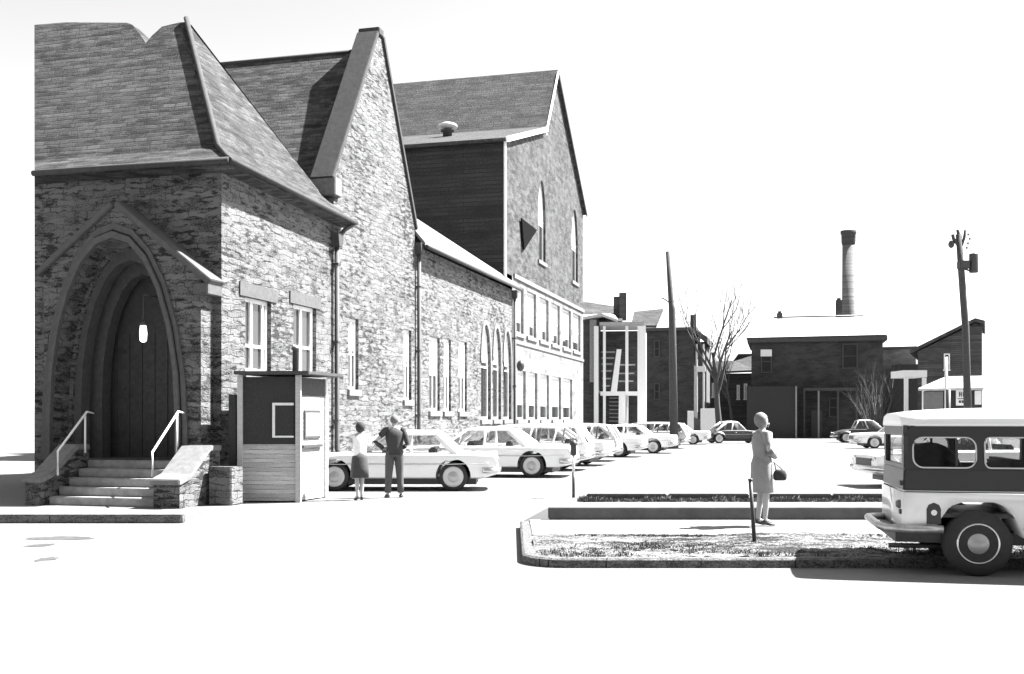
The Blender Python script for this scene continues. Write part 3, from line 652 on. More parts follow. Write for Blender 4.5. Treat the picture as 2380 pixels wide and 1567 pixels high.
mb = MB(); mb.extr([bx.p(-.26, 2.46, .14), bx.p(BW_ + .12, 2.46, .14), bx.p(BW_ + .12, 2.46, .14) + d1 * (BD + .3), bx.p(-.26, 2.46, .14) + d1 * (BD + .3)], (0, 0, .07)); mb.build('roof', DARKWOOD, booth, bevel=.01)
mb = MB(); mb.tube([bx.p(.06, 2.5, -.1), bx.p(.06, 2.93, -.1)], .05, 8); mb.lathe([(.05, 0), (.075, .02), (.075, .06), (.03, .09)], bx.p(.06, 2.93, -.1), 'z', 8); mb.build('stovepipe', METALD, booth)
hx0, hx1, hz0, hz1 = .06, .47, 1.25, 1.92
hf = MB()
for a_ in ((hx0, hx1, hz1 - .05, hz1), (hx0, hx1, hz0, hz0 + .035), (hx1 - .05, hx1, hz0 + .035, hz1 - .05)): hf.pbox(bx, *a_, -.01, .03)
h_ = hf.build('hatch', WHITEW, booth); MB().pbox(bx, hx0, hx1 - .05, hz0 + .035, hz1 - .05, -.01, .012).build('panel', DARKW, h_)
# small notice on the sunlit side
nb = MB().pbox(br_, .28, 1.0, 1.22, 1.78, .0, .03).build('notice_frame', DARKWOOD, booth, bevel=.005)
NOTE = plain('faded_notice', .3, .8, .6, 7, 0)
MB().pbox(br_, .33, .95, 1.27, 1.73, .03, .036).build('notice', NOTE, nb)
MB().pbox(br_, .18, 1.05, 1.05, 1.10, 0, .06).build('ledge', DARKWOOD, booth)
MB().pbox(bx, BW_ + .12, BW_ + .26, 0, 2.08, -.1, .0).build('door', DARKW, booth, bevel=.005)

# ------------------------------------------------------------------ houses behind the lot
def hbox(u0, u1, vt, Y, depth, zb=0): a, b = P(u0, vt, Y), P(u1, vt, Y); return a.x, b.x, a.z
def slabroof(mb, pts, th=.15): mb.extr(pts, (0, 0, th))
def facewin(parent, u0, u1, v0, v1, Y, pm=None, fm=None, off=.05):
    a, b = P(u0, v1, Y), P(u1, v0, Y); w = .08 * Y / 70
    m_ = MB(); c = (a + b) / 2; sx, sz = b.x - a.x, b.z - a.z
    for q in (((c.x, Y - off, b.z - w / 2), (sx, .1, w)), ((c.x, Y - off, a.z + w / 2), (sx + .1, .14, w)), ((a.x + w / 2, Y - off, c.z), (w, .1, sz - 2 * w)), ((b.x - w / 2, Y - off, c.z), (w, .1, sz - 2 * w)), ((c.x, Y - off, c.z), (sx - 2 * w, .09, w * .7))): m_.box(*q)
    f = m_.build('window', fm or DARKWOOD, parent)
    MB().box((c.x, Y - off * .5, c.z), (sx - 2 * w, .05, sz - 2 * w)).build('pane', pm or FARGLASS, f); return f
# big dark brick house in the middle distance
YC = 92
def X(u, Y): return (u - CX) / F * Y
def Zv(v, Y): return CH - (v - HV) / F * Y
ch = thing('brick_house', (X(1895, YC), YC, 0), 'big dark brick house with a pale low roof at the back of the lot', 'house')
x0, x1 = X(1750, YC), X(2044, YC); ze = Zv(795, YC)
mb = MB(); mb.box(((x0 + x1) / 2, YC + 5, ze / 2), (x1 - x0, 10, ze)); mb.build('wall', BRICK, ch)
mb = MB(); a_ = 1.0
mb.box(((x0 + x1) / 2, YC + 5, ze + .22), (x1 - x0 + 2 * .35, 10.7, .44)); mb.build('cornice', DARKWOOD, ch, bevel=.05)
rz = Zv(742, YC + 5); lo = [Vector((x0 - .45, YC - .45, ze + .45)), Vector((x1 + .35, YC - .45, ze + .5)), Vector((x1 + .35, YC + 10.5, ze + .5)), Vector((x0 - .45, YC + 10.5, ze + .45))]
hi = [Vector((X(1800, YC), YC + 4, rz)), Vector((X(2010, YC), YC + 4, rz)), Vector((X(2010, YC), YC + 6, rz)), Vector((X(1800, YC), YC + 6, rz))]
rfm = plain('tin_roof', .42, .5, .15, 3, .05)
mb = MB(); mb.loft([lo, hi], True, False); rf = mb.build('roof', rfm, ch)
m_ = MB(); m_.tube([hi[0] + Vector((0, -.1, .12)), hi[1] + Vector((0, -.1, .12))], .07, 6); m_.build('ridge_rail', METALD, rf)
for (u0, u1, vt, vb, dy) in ((1776, 1789, 727, 752, 5), (1908, 1922, 700, 748, 5)):
    Y = YC + dy; xa, xb = X(u0, Y), X(u1, Y)
    m_ = MB(); m_.box(((xa + xb) / 2, Y, (Zv(vt, Y) + rz - .5) / 2), (xb - xa, .6, Zv(vt, Y) - rz + .5)); m_.box(((xa + xb) / 2, Y, Zv(vt, Y) + .06), ((xb - xa) * .6, .5, .25)); m_.build('chimney', BRICK, rf, bevel=.02)
facewin(ch, 1955, 1989, 800, 858, YC, fm=DARKWOOD); w_ = facewin(ch, 1772, 1797, 812, 866, YC, fm=DARKWOOD)
MB().box((X(1784, YC), YC - .09, Zv(819, YC)), (.95, .03, .6)).build('awning', WHITEW, w_)
# rear wing of the ground floor: darker sheds against the house
mb = MB(); Yp = YC - 2.6; xa, xb = X(1757, Yp), X(1870, Yp); mb.box(((xa + xb) / 2, Yp + 1.3, Zv(897, Yp) / 2), (xb - xa, 2.56, Zv(897, Yp))); o = mb.build('lean_to', DARKW, ch, bevel=.03)
m_ = MB(); m_.box((X(1870, Yp), Yp - .02, Zv(897, Yp) / 2), (.13, .12, Zv(897, Yp) - .02)); m_.build('corner_board', plain('corner_grey', .25, .8, .2, 5, .1), o)
mb = MB(); Yp2 = YC - 1.4; xa, xb = X(1878, Yp2), X(2000, Yp2); mb.box(((xa + xb) / 2, Yp2 + .68, Zv(905, Yp2) ), (xb - xa, 1.5, .25))
pr_ = mb.build('porch_roof', DARKWOOD, ch)
for u in (1880, 1912, 1955, 1996): MB().box((X(u, Yp2), Yp2, Zv(905, Yp2) / 2 - .06), (.14, .14, Zv(905, Yp2) - .14)).build('porch_post', GREYW if u in (1912,) else DARKWOOD, pr_)
m_ = MB(); m_.box((X(1898, YC), YC - .06, 1.2), (.95, .08, 2.4)); m_.build('door', DARKWOOD, ch)
facewin(ch, 1925, 1945, 925, 970, YC)
# tall factory chimney behind
YS = 112; st_ = thing('smokestack', (X(1972, YS), YS, 0), 'tall tapering brick smokestack with a dark flared top', 'smokestack')
zt = Zv(537, YS); zc_ = Zv(570, YS)
mb = MB(); r0_, r1_ = (X(1985, YS) - X(1959, YS)) / 2 * 1.12, (X(1985, YS) - X(1957, YS)) / 2
mb.lathe([(r0_ * 1.15, 0), (r1_, zc_)], (X(1972, YS), YS, 0), 'z', 16); mb.build('shaft', BRICKL, st_)
mb = MB(); mb.lathe([(r1_, zc_ - .02), (r1_ * 1.15, zc_ + .3), (r1_ * 1.17, zt - .4), (r1_ * 1.3, zt - .3), (r1_ * 1.3, zt), (r1_ * .8, zt), (r1_ * .8, zt - .5)], (X(1972, YS), YS, 0), 'z', 16); mb.build('crown', BRICK, st_)
# mid grey block to the right
YB = 97; b2 = thing('grey_building', (X(2085, YB), YB, 0), 'plain grey flat roofed building right of the big brick house', 'building')
xa, xb = X(2046, YB), X(2126, YB); zt = Zv(812, YB)
mb = MB(); mb.box(((xa + xb) / 2, YB + 4, zt / 2), (xb - xa, 8, zt)); mb.build('wall', course('grey_brick', .10, .26, .1, .24, .08, .008, wob=0, patch=.6, bump=.2, big=1), b2)
MB().box(((xa + xb) / 2, YB + 4, zt + .12), (xb - xa + .2, 8.2, .24)).build('parapet', DARKWOOD, b2)
MB().box((X(2108, YB), YB - 1, Zv(850, YB) / 2), (2.4, 2, Zv(850, YB))).build('lean_to', DARKW, b2)
# gabled house at the right edge
YR = 74; rh = thing('gabled_house', (X(2210, YR), YR, 0), 'dark gabled house with a small white porch at the right edge of the lot', 'house')
ua, ub, uc = 2128, 2262, 2330; zz = Zv(812, YR); zpk = Zv(750, YR)
xa, xb, xc = X(ua, YR), X(ub, YR), X(uc, YR)
CLD = course('dark_clapboard', .035, .1, .02, 3.5, .14, .012, wob=0, patch=.5, bump=.3, big=1)
mb = MB(); xe = X(2276, YR)
mb.extr([(xa + .3, YR, 0), (xe, YR, 0), (xe, YR, zpk - .35), (xb, YR, zpk - .1), (xa + .3, YR, zz - .1)], (0, 9, 0)); mb.build('wall', CLD, rh)
mb = MB(); mb.extr([(xa - .2, YR - .5, zz - .25), (xb, YR - .5, zpk), (xb, YR + 9.3, zpk), (xa - .2, YR + 9.3, zz - .25)], (0, 0, .22)); mb.extr([(xb, YR - .5, zpk), (xe + .2, YR - .5, zpk - .2), (xe + .2, YR + 9.3, zpk - .2), (xb, YR + 9.3, zpk)], (0, 0, .22)); mb.build('roof', SHING2, rh)
for (u0, u1) in ((2195, 2208), (2238, 2250)): facewin(rh, u0, u1, 822, 862, YR, fm=WHITEW)
wp = thing('white_porch', (X(2122, 70), 70, 0), 'small white framed porch with a flat roof left of the gabled house', 'porch')
MB().box((X(2125, 70), 71, Zv(869, 70)), (X(2152, 70) - X(2098, 70), 2.4, .45)).build('roof', WHITEW, wp)
for u in (2106, 2148): MB().box((X(u, 70), 70, Zv(878, 70) / 2), (.22, .22, Zv(878, 70))).build('post', WHITEW, wp)
MB().box((X(2128, 70), 70.1, 1.15), (X(2144, 70) - X(2110, 70), .08, .35)).build('railing', WHITEW, wp)
YG = 62; gs = thing('low_garage', (X(2210, YG), YG, 0), 'low garage with a pale sloping roof and a white sign', 'garage')
xa, xb = X(2152, YG), X(2276, YG); zg = Zv(908, YG)
mb = MB(); mb.box(((xa + xb) / 2, YG + 3, zg / 2), (xb - xa, 6, zg)); mb.build('wall', DARKW, gs)
MB().box((X(2172, YG), YG - .04, zg / 2), (X(2195, YG) - xa, .08, zg - .1)).build('door', plain('grey_door', .14, .8, .2, 6, .1), gs)
mb = MB(); z1_ = Zv(884, YG); mb.extr([(X(2140, YG), YG - .5, zg), (xb + .1, YG - .5, zg), (xb + .1, YG + 3, z1_ + .2), (X(2196, YG), YG + 3, z1_ + .2)], (0, 0, .14)); mb.build('roof', plain('pale_roof', .4, .7, .2, 4, .1), gs)
for (u0, u1, v0, v1) in ((2221, 2242, 907, 943),):
    sg = MB().box((X((u0 + u1) / 2, YG), YG - .08, Zv((v0 + v1) / 2, YG)), (X(u1, YG) - X(u0, YG), .08, Zv(v0, YG) - Zv(v1, YG))).build('sign', WHITEW, gs)
    mk = MB()
    for (du, dv, w, h) in ((-3, -8, .05, .28), (1, -8, .05, .28), (-1, -8, .1, .05), (5, -8, .05, .26), (0, 2, .34, .04), (-2, 9, .12, .14), (4, 9, .12, .14)):
        mk.box((X((u0 + u1) / 2 + du, YG), YG - .13, Zv((v0 + v1) / 2 + dv, YG)), (w, .02, h))
    mk.build('lettering', METALD, sg)
MB().box((X(2268, YG), YG - .07, Zv(925, YG)), (.35, .06, .8)).build('window', WHITEW, gs)


YA = 72; ah = thing('porch_house', (X(1425, YA), YA, 0), 'two storey house with white galleries and an outside stair right of the church', 'house')
za1 = Zv(742, YA)
mb = MB(); xa, xb = X(1356, YA), X(1392, YA); mb.box(((xa + xb) / 2, YA + 3, za1 / 2), (xb - xa, 7, za1)); 
mb.box(((xb + X(1485, YA)) / 2, YA + 4.5, za1 / 2 - .3), (X(1485, YA) - xb, 4, za1 - .6)); mb.build('wall', BRICK, ah)
MB().box(((X(1371, YA) + X(1387, YA)) / 2 , YA - .55, (Zv(740, YA) + Zv(900, YA)) / 2 + .1), (.45, .06, 4.2)).build('shutter', plain('grey_shutter', .2, .8, .3, 9, .1), ah)
mb = MB()
A0 = [(X(1340, YA), YA - .8, Zv(748, YA)), (X(1400, YA), YA - .8, Zv(738, YA)), (X(1436, YA), YA - .8, Zv(752, YA)), (X(1425, YA), YA + 4, Zv(722, YA)), (X(1340, YA), YA + 4, Zv(722, YA))]
mb.extr(A0, (0, 0, .2)); mb.build('eave_roof', plain('light_eave', .42, .6, .2, 4, .1), ah)
mb = MB(); mb.extr([(X(1335, YA + 3), YA + 2, Zv(744, YA + 2)), (X(1440, YA + 2), YA + 2, Zv(746, YA + 2)), (X(1426, YA + 5), YA + 5, Zv(712, YA + 5)), (X(1404, YA + 5), YA + 5, Zv(711, YA + 5)), (X(1335, YA + 5), YA + 5, Zv(699, YA + 5))], (0, .3, -.15)); mb.build('upper_roof', SHING2, ah)
mb = MB(); Y = YA + 3; mb.box((X(1437, Y), Y, (Zv(682, Y) + Zv(745, Y)) / 2), (X(1446, Y) - X(1429, Y), .7, Zv(682, Y) - Zv(745, Y))); mb.box((X(1424, Y), Y + .2, (Zv(690, Y) + Zv(740, Y)) / 2), (.5, .6, Zv(690, Y) - Zv(740, Y))); mb.build('chimney', BRICK, ah, bevel=.02)
mb = MB(); Y = YA + 5; mb.extr([(X(1449, Y), Y, Zv(757, Y)), (X(1508, Y), Y, Zv(757, Y)), (X(1516, Y + 2.5), Y + 2.5, Zv(719, Y + 2.5)), (X(1449, Y + 2.5), Y + 2.5, Zv(725, Y + 2.5))], (0, .3, -.15)); mb.build('rear_roof', SHING2, ah)
YP = YA - .6
gl_ = MB()
gl_.box((X(1447, YP), YP + 1.8, Zv(753, YP)), (X(1502, YP) - X(1400, YP), 4.0, .22)); gal = gl_.build('gallery_roof', plain('gallery_grey', .3, .7, .25, 6, .1), ah)
for u, w in ((1388, .3), (1407, .18), (1459, .2), (1493, .55)): MB().box((X(u, YP), YP, (Zv(758, YP)) / 2), (w, .2, Zv(758, YP))).build('post', WHITEW, gal)
MB().box((X(1445, YP), YP + .01, Zv(915, YP)), (X(1488, YP) - X(1394, YP), .16, .28)).build('floor_beam', WHITEW, gal)
MB().box((X(1440, YP), YP + 1.5, Zv(912, YP)), (X(1485, YP) - X(1394, YP), 3, .12)).build('gallery_floor', GREYW, gal)
for (ua_, ub_, vv) in ((1400, 1432, 818), (1400, 1430, 832), (1400, 1426, 846), (1400, 1424, 862), (1402, 1422, 880), (1402, 1420, 897), (1444, 1478, 848), (1440, 1476, 868), (1440, 1474, 886)):
    MB().box((X((ua_ + ub_) / 2, YP), YP + .15, Zv(vv, YP)), (X(ub_, YP) - X(ua_, YP), .06, .1)).build('baluster_rail', GREYW, gal)
m_ = MB(); m_.extr([P(1436, 812, YP - .1), P(1447, 812, YP - .1), P(1436, 912, YP - .1), P(1422, 912, YP - .1)], (0, .25, 0)); s1_ = m_.build('stair_stringer', WHITEW, gal)
m_ = MB(); m_.extr([P(1441, 918, YP - .1), P(1462, 918, YP - .1), P(1458, 985, YP - .1), P(1440, 985, YP - .1)], (0, .25, 0)); m_.build('stair_stringer', WHITEW, gal)
for k in range(7): MB().box((X(1430, YP), YP + .5, Zv(925 + k * 9, YP)), (.7, .5, .05)).build('stair_tread', GREYW, gal)
# second dark house behind the pole
YD = 95; dh = thing('flat_brick_house', (X(1570, YD), YD, 0), 'dark brick house with a flat eave and slim chimney behind the tall pole', 'house')
xa, xb = X(1503, YD), X(1612, YD); mb = MB(); mb.box(((xa + xb) / 2, YD + 4, Zv(768, YD) / 2), (xb - xa, 8, Zv(768, YD))); mb.build('wall', BRICK, dh)
MB().box(((xa + xb) / 2, YD + 3.9, Zv(768, YD) + .1), (xb - xa + .5, 8.6, .28)).build('eave', DARKWOOD, dh)
mb = MB(); xc, xd = X(1612, YD), X(1636, YD); mb.box(((xc + xd) / 2, YD + 5.5, Zv(790, YD) / 2), (xd - xc, 5, Zv(790, YD))); mb.build('side_wing', plain('wing_grey', .1, .8, .5, 1.2, .1), dh)
mb = MB(); mb.extr([(xc, YD - .3, Zv(772, YD)), (xd + .3, YD - .3, Zv(800, YD)), (xd + .3, YD - .3, Zv(785, YD)), (xc, YD - .3, Zv(765, YD))], (0, 8, 0)); mb.build('side_roof', DARKWOOD, dh)
for u in (1618, 1634): MB().box((X(u, YD), YD + .4, Zv(800, YD) / 2), (.16, .16, Zv(800, YD))).build('porch_post', WHITEW, dh)
MB().box((X(1626, YD), YD + .45, Zv(858, YD)), (.95, .2, .5)).build('porch_rail', WHITEW, dh)
MB().box((X(1607, YD), YD + 2, (Zv(728, YD) + Zv(775, YD)) / 2), (.5, .5, Zv(728, YD) - Zv(775, YD))).build('chimney', BRICK, dh)
facewin(dh, 1557, 1572, 776, 802, YD - 0, fm=GREYW); facewin(dh, 1560, 1574, 885, 915, YD, fm=GREYW); facewin(dh, 1520, 1534, 790, 830, YD); facewin(dh, 1520, 1534, 890, 930, YD)
# low dark house between
YE = 104; eh = thing('low_dark_house', (X(1695, YE), YE, 0), 'low dark house with a pale strip of roof behind the bare tree', 'house')
xa, xb = X(1644, YE), X(1752, YE); mb = MB(); mb.box(((xa + xb) / 2, YE + 4, Zv(868, YE) / 2), (xb - xa, 8, Zv(868, YE))); mb.build('wall', CLD, eh)
mb = MB(); mb.extr([(xa - .3, YE - .6, Zv(870, YE)), (xb + .3, YE - .6, Zv(866, YE)), (xb + .3, YE + 4, Zv(822, YE)), (X(1712, YE), YE + 4, Zv(822, YE)), (X(1700, YE), YE + 4, Zv(838, YE)), (xa - .3, YE + 4, Zv(840, YE))], (0, 0, .2)); mb.build('roof', SHING2, eh)
for u0, u1, v0, v1 in ((1712, 1719, 895, 930), (1728, 1736, 892, 930), (1655, 1662, 890, 925)): facewin(eh, u0, u1, v0, v1, YE, pm=plain('pale_curtain', .35, .8, .3, 6, 0), fm=WHITEW)
YF = 88
for i, (u, h_) in enumerate(((1605, 2.3), (1648, 2.5))):
    o = MB().box((X(u, YF), YF, h_ / 2), (.5 + .9 * i, .12, h_)).build('board_fence', WHITEW, bevel=.02); tag(o, ['narrow white board standing in front of the flat eaved brick house', 'wide white fence panel standing left of the bare tree'][i], 'fence')
fp = MB().box((X(1625, YF), YF + .3, .85), (1.9, .15, 1.7)).build('fence', DARKWOOD); tag(fp, 'dark board fence between the white boards behind the parked cars', 'fence')

for h_ in (ch, dh, eh): h_.rotation_euler = (0, 0, R(-14))
ah.rotation_euler = (0, 0, R(-6)); b2.rotation_euler = (0, 0, R(-24)); rh.rotation_euler = (0, 0, R(-24)); gs.rotation_euler = (0, 0, R(-24))

# ------------------------------------------------------------------ poles
def pole(name, pts, rad, label, cat='pole', mat=BARK):
    t = thing(name, (pts[0].x, pts[0].y, 0), label, cat); MB().tube(pts, rad, 10).build('pole', mat, t); return t
YQ = 58; q0, q1, q2, q3 = P(1567, 985, YQ), P(1562, 720, YQ), P(1560, 708, YQ), P(1552, 585, YQ); q0.z = 0
t = pole('utility_pole', [q0, q1, q2, q3], [.24, .19, .15, .11], 'tall plain dark wooden pole leaning slightly in front of the brick house', 'pole')
MB().tube([P(1560, 706, YQ), P(1542, 694, YQ), P(1538, 694, YQ)], .035, 6).build('bracket', METALD, t)
for k in range(9): 
    a_ = P(1554 + k * 1.1, 630 + k * 14, YQ); MB().tube([a_ + Vector((.1, 0, 0)), a_ + Vector((.32, 0, 0))], .02, 5).build('climbing_peg', METALD, t)
YU = 46; q0, q1, q2 = P(2252, 945, YU), P(2244, 760, YU), P(2228, 545, YU); q0.z = 0
t = pole('utility_pole', [q0, q1, P(2235, 640, YU), q2], [.17, .15, .14, .12], 'tall utility pole with a forked top and a transformer drum at the right', 'pole')
m_ = MB(); m_.tube([P(2230, 575, YU), P(2216, 555, YU), P(2214, 545, YU)], .07, 7); m_.build('arm', BARK, t)
m_ = MB(); m_.tube([P(2232, 580, YU), P(2241, 553, YU), P(2244, 535, YU)], .06, 7); m_.build('arm', BARK, t)
m_ = MB(); m_.tube([P(2228, 548, YU), P(2226, 534, YU)], .07, 7); m_.build('arm', BARK, t)
MB().ell(P(2211, 568, YU), (.13, .13, .17)).build('insulator', METALD, t)
for (u, v) in ((2251, 545), (2254, 555), (2250, 566), (2247, 576)): MB().ell(P(u, v, YU), (.06, .06, .06), nu=8, nv=6).build('insulator', CHROME if 0 else GREYW, t)
m_ = MB(); c_ = P(2263, 590, YU); c2 = P(2263, 634, YU); r_ = .19
m_.lathe([(r_ * .9, c2.z), (r_, c2.z + .05), (r_, c_.z - .04), (r_ * .95, c_.z), (.03, c_.z + .03)], (c_.x, YU, 0), 'z', 14); m_.build('transformer', METALD, t)
m_ = MB(); m_.tube([P(2240, 618, YU), P(2256, 608, YU)], .04, 6); m_.tube([P(2240, 625, YU), P(2256, 630, YU)], .04, 6); m_.build('bracket', METALD, t)
MB().box(P(2239, 616, YU), (.45, .35, .35)).build('junction_box', METALD, t, bevel=.03)
# short posts at the right
o = MB().tube([P(2199, 1000, 38) * 1, P(2199, 830, 38)], [.06, .055], 8).build('sign_post', WHITEW); o2 = o
tag(o, 'slim white post standing behind the station wagon roof', 'post')
for ve in o.data.vertices: 
    if ve.co.z < 1.5: ve.co.z = 0
q = P(2204, 905, 33); t = pole('marker_post', [Vector((q.x, q.y, 0)), q], .07, 'short dark post just above the station wagon roof', 'post', METALD)
# foreground sign post, leaning
q0 = G(1754, 1262, -.02); q0.z = -.05; q1 = P(1744, 1118, q0.y)
t = pole('leaning_post', [q0, q1], [.027, .025], 'thin dark post leaning in front of the woman with folded arms', 'post', METALD)
MB().lathe([(.026, 0), (.034, .01), (.03, .03)], q1, 'z', 8).build('cap', METALD, t)
# driveway marker: dark post with a white band
q0 = G(1333, 1157, 0); zt = Zv(1060, q0.y)
t = thing('driveway_post', q0, 'slim striped marker post with a dark rounded head at the lot entrance', 'post')
MB().tube([q0, Vector((q0.x, q0.y, .52))], .03, 8).build('pole', METALD, t); MB().tube([Vector((q0.x, q0.y, .52)), Vector((q0.x, q0.y, .86))], .028, 8).build('white_band', WHITEW, t)
MB().lathe([(.03, .86), (.065, .88), (.06, 1.05), (.085, 1.09), (.06, 1.15), (.02, 1.18)], (q0.x, q0.y, 0), 'z', 10).build('head', METALD, t)

# ------------------------------------------------------------------ bare trees
def bare_tree(base, H, label, seed, r0, lean=0, spread=.5, mat=BARK, cat='tree', levels=5, bushy=False, name='bare_tree'):
    rnd = random.Random(seed); t = thing(name, base, label, cat)
    tr_mb, br_mb = MB(), MB(); dens = levels
    def grow(p, d, L, r, lev, mb_):
        pts = [p]; rads = [r]; q = p.copy(); dd = d.copy(); n = 5
        for i in range(n):
            dd = (dd + Vector((rnd.gauss(0, .08), rnd.gauss(0, .08), rnd.gauss(.10, .06)))).normalized(); q = q + dd * L / n; pts.append(q.copy()); rads.append(r * (1 - .6 * (i + 1) / n))
        mb_.tube(pts, rads, 7 if lev < 2 else 4)
        if lev >= levels: return
        k = rnd.randint(3, 4) if lev else rnd.randint(4, 5)
        for j in range(k):
            f = rnd.uniform(.35, 1) if lev else rnd.uniform(.45, 1); i = min(int(f * n), n - 1); st_p = pts[i].lerp(pts[i + 1], f * n - i)
            a = rnd.uniform(0, 6.28); nd = (dd + Vector((math.cos(a), math.sin(a), .2)) * spread * rnd.uniform(.6, 1.4)).normalized()
            grow(st_p, nd, L * rnd.uniform(.5, .75), rads[i] * rnd.uniform(.5, .7), lev + 1, br_mb)
    if bushy:
        for k in range(9):
            a = rnd.uniform(0, 6.28); grow(Vector(base) + Vector((math.cos(a), math.sin(a), 0)) * .15, Vector((math.cos(a) * .5, math.sin(a) * .3, 1)).normalized(), H * rnd.uniform(.45, .65), r0 * rnd.uniform(.5, 1), 2, br_mb)
        tr_mb.tube([Vector(base), Vector(base) + Vector((0, 0, .3))], r0 * 1.5, 8)
    else: grow(Vector(base), Vector((lean, 0, 1)).normalized(), H * .42, r0, 0, tr_mb)
    tr_mb.build('trunk', mat, t); br_mb.build('branches', mat, t, merge=False); return t
bare_tree(Vector((X(1672, 86), 86, 0)), 17, 'tall bare winter tree with forked limbs between the two brick houses', 33, .30, .04, .42, levels=6)
bare_tree(Vector((X(1706, 93), 93, 0)), 10.0, 'smaller bare tree right behind the tall forked one', 5, .2, .05, .45)
bare_tree(Vector((X(2046, 78), 78, 0)), 6.2, 'pale bare shrub spreading in front of the big brick house', 3, .07, bushy=True, spread=.6, mat=plain('pale_twigs', .11, .9, .3, 5, 0), cat='shrub', levels=4, name='bare_shrub')

# ------------------------------------------------------------------ cars (built nose along +x, then turned)
def evald(o):
    dg = bpy.context.evaluated_depsgraph_get(); dg.update(); me = bpy.data.meshes.new_from_object(o.evaluated_get(dg)); return me
def lerp_prof(prof, x):
    for (a, b), (c, d) in zip(prof, prof[1:]):
        if a <= x <= c: return b + (d - b) * (x - a) / (c - a)
    return prof[-1][1] if x > prof[-1][0] else prof[0][1]
HUB = plain('hubcap', .42, .35, .1, 5, 0, metal=.5)
def wheel(parent, x, y, r, w, side, hub=.5, white=True):
    wh = bpy.data.objects.new('wheel', None)
    m_ = MB(); m_.lathe([(r * .62, -w / 2), (r * .93, -w / 2), (r, -w / 2 + .03), (r, w / 2 - .03), (r * .93, w / 2), (r * .62, w / 2)], (x, y, r), 'y', 28); ty = m_.build('tyre', RUBBER, parent)
    if white:
        m_ = MB(); yy = y + side * (w / 2 + .004); m_.lathe([(r * .60, yy - .004), (r * .72, yy - .004), (r * .72, yy + side * .004), (r * .60, yy + side * .004)], (x, 0, r), 'y', 28); m_.build('whitewall', PAINT['pale'], ty)
    m_ = MB(); yy = y + side * w / 2
    m_.lathe([(r * .58, yy - side * .05), (r * .58, yy - side * .006), (r * .50, yy - side * .012), (r * .40, yy + side * .006), (r * .3, yy + side * .03), (.012, yy + side * .04)], (x, 0, r), 'y', 24); m_.build('rim', HUB, ty)
    bpy.data.objects.remove(wh); ty.name = 'wheel'; return ty
def carbody(t, L, W, top, zb, wheels, r, mat, mat2=None, tum=.1, taper=.86, name='body', n=34, belt=.9, side=.0):
    """one smooth lofted body with real wheel openings"""
    rings = []
    for i in range(n + 1):
        x = -L / 2 + L * (0.5 - .5 * math.cos(math.pi * i / n)) if i not in (0, n) else (-L / 2 if i == 0 else L / 2)
        e = abs(x) / (L / 2); w = W / 2 * (1 - (1 - taper) * max(0, (e - .55) / .45) ** 2.2)
        zt = lerp_prof(top, x); b_ = zb + .1 * max(0, (e - .85) / .15)
        sh = zt - b_
        pr_ = [(0, b_), (.84, b_), (.95, b_ + sh * .06), (.985, b_ + sh * .3), (.99, b_ + sh * .60), (1.0, b_ + sh * .82), (.985, b_ + sh * .93), (.92, zt), (.84, zt - .012), (0, zt + .01)]
        ring = [Vector((x, w * a, z)) for a, z in pr_] + [Vector((x, -w * a, z)) for a, z in reversed(pr_[1:-1])]
        rings.append(ring)
    m_ = MB(); m_.loft(rings, True, True); o = m_.build(name, mat, t)
    cuts = []
    for x in wheels:
        c_ = MB(); c_.lathe([(r * 1.22, -W), (r * 1.22, W)], (x, 0, r * 1.04), 'y', 28); co = c_.build('cut', mat, None); cuts.append(co)
        md = o.modifiers.new('b', 'BOOLEAN'); md.operation = 'DIFFERENCE'; md.object = co; md.solver = 'EXACT'
    pl_, t_loc = t.location.copy(), t.rotation_euler.copy(); t.location = (0, 0, 0); t.rotation_euler = (0, 0, 0)
    me = evald(o); t.location = pl_; t.rotation_euler = t_loc
    o.modifiers.clear(); old = o.data; o.data = me; bpy.data.meshes.remove(old)
    for c_ in cuts: bpy.data.objects.remove(c_)
    bm = bmesh.new(); bm.from_mesh(me)
    for e in bm.edges:
        if len(e.link_faces) == 2 and e.calc_face_angle(0) > R(38): e.smooth = False
    bm.to_mesh(me); bm.free()
    return o
def place(t, u, v, ang, z=0, Y=None):
    q = G(u, v, z) if Y is None else P(u, HV + (CH - z) * F / Y, Y); t.location = (q.x, q.y, z); t.rotation_euler = (0, 0, ang); return t
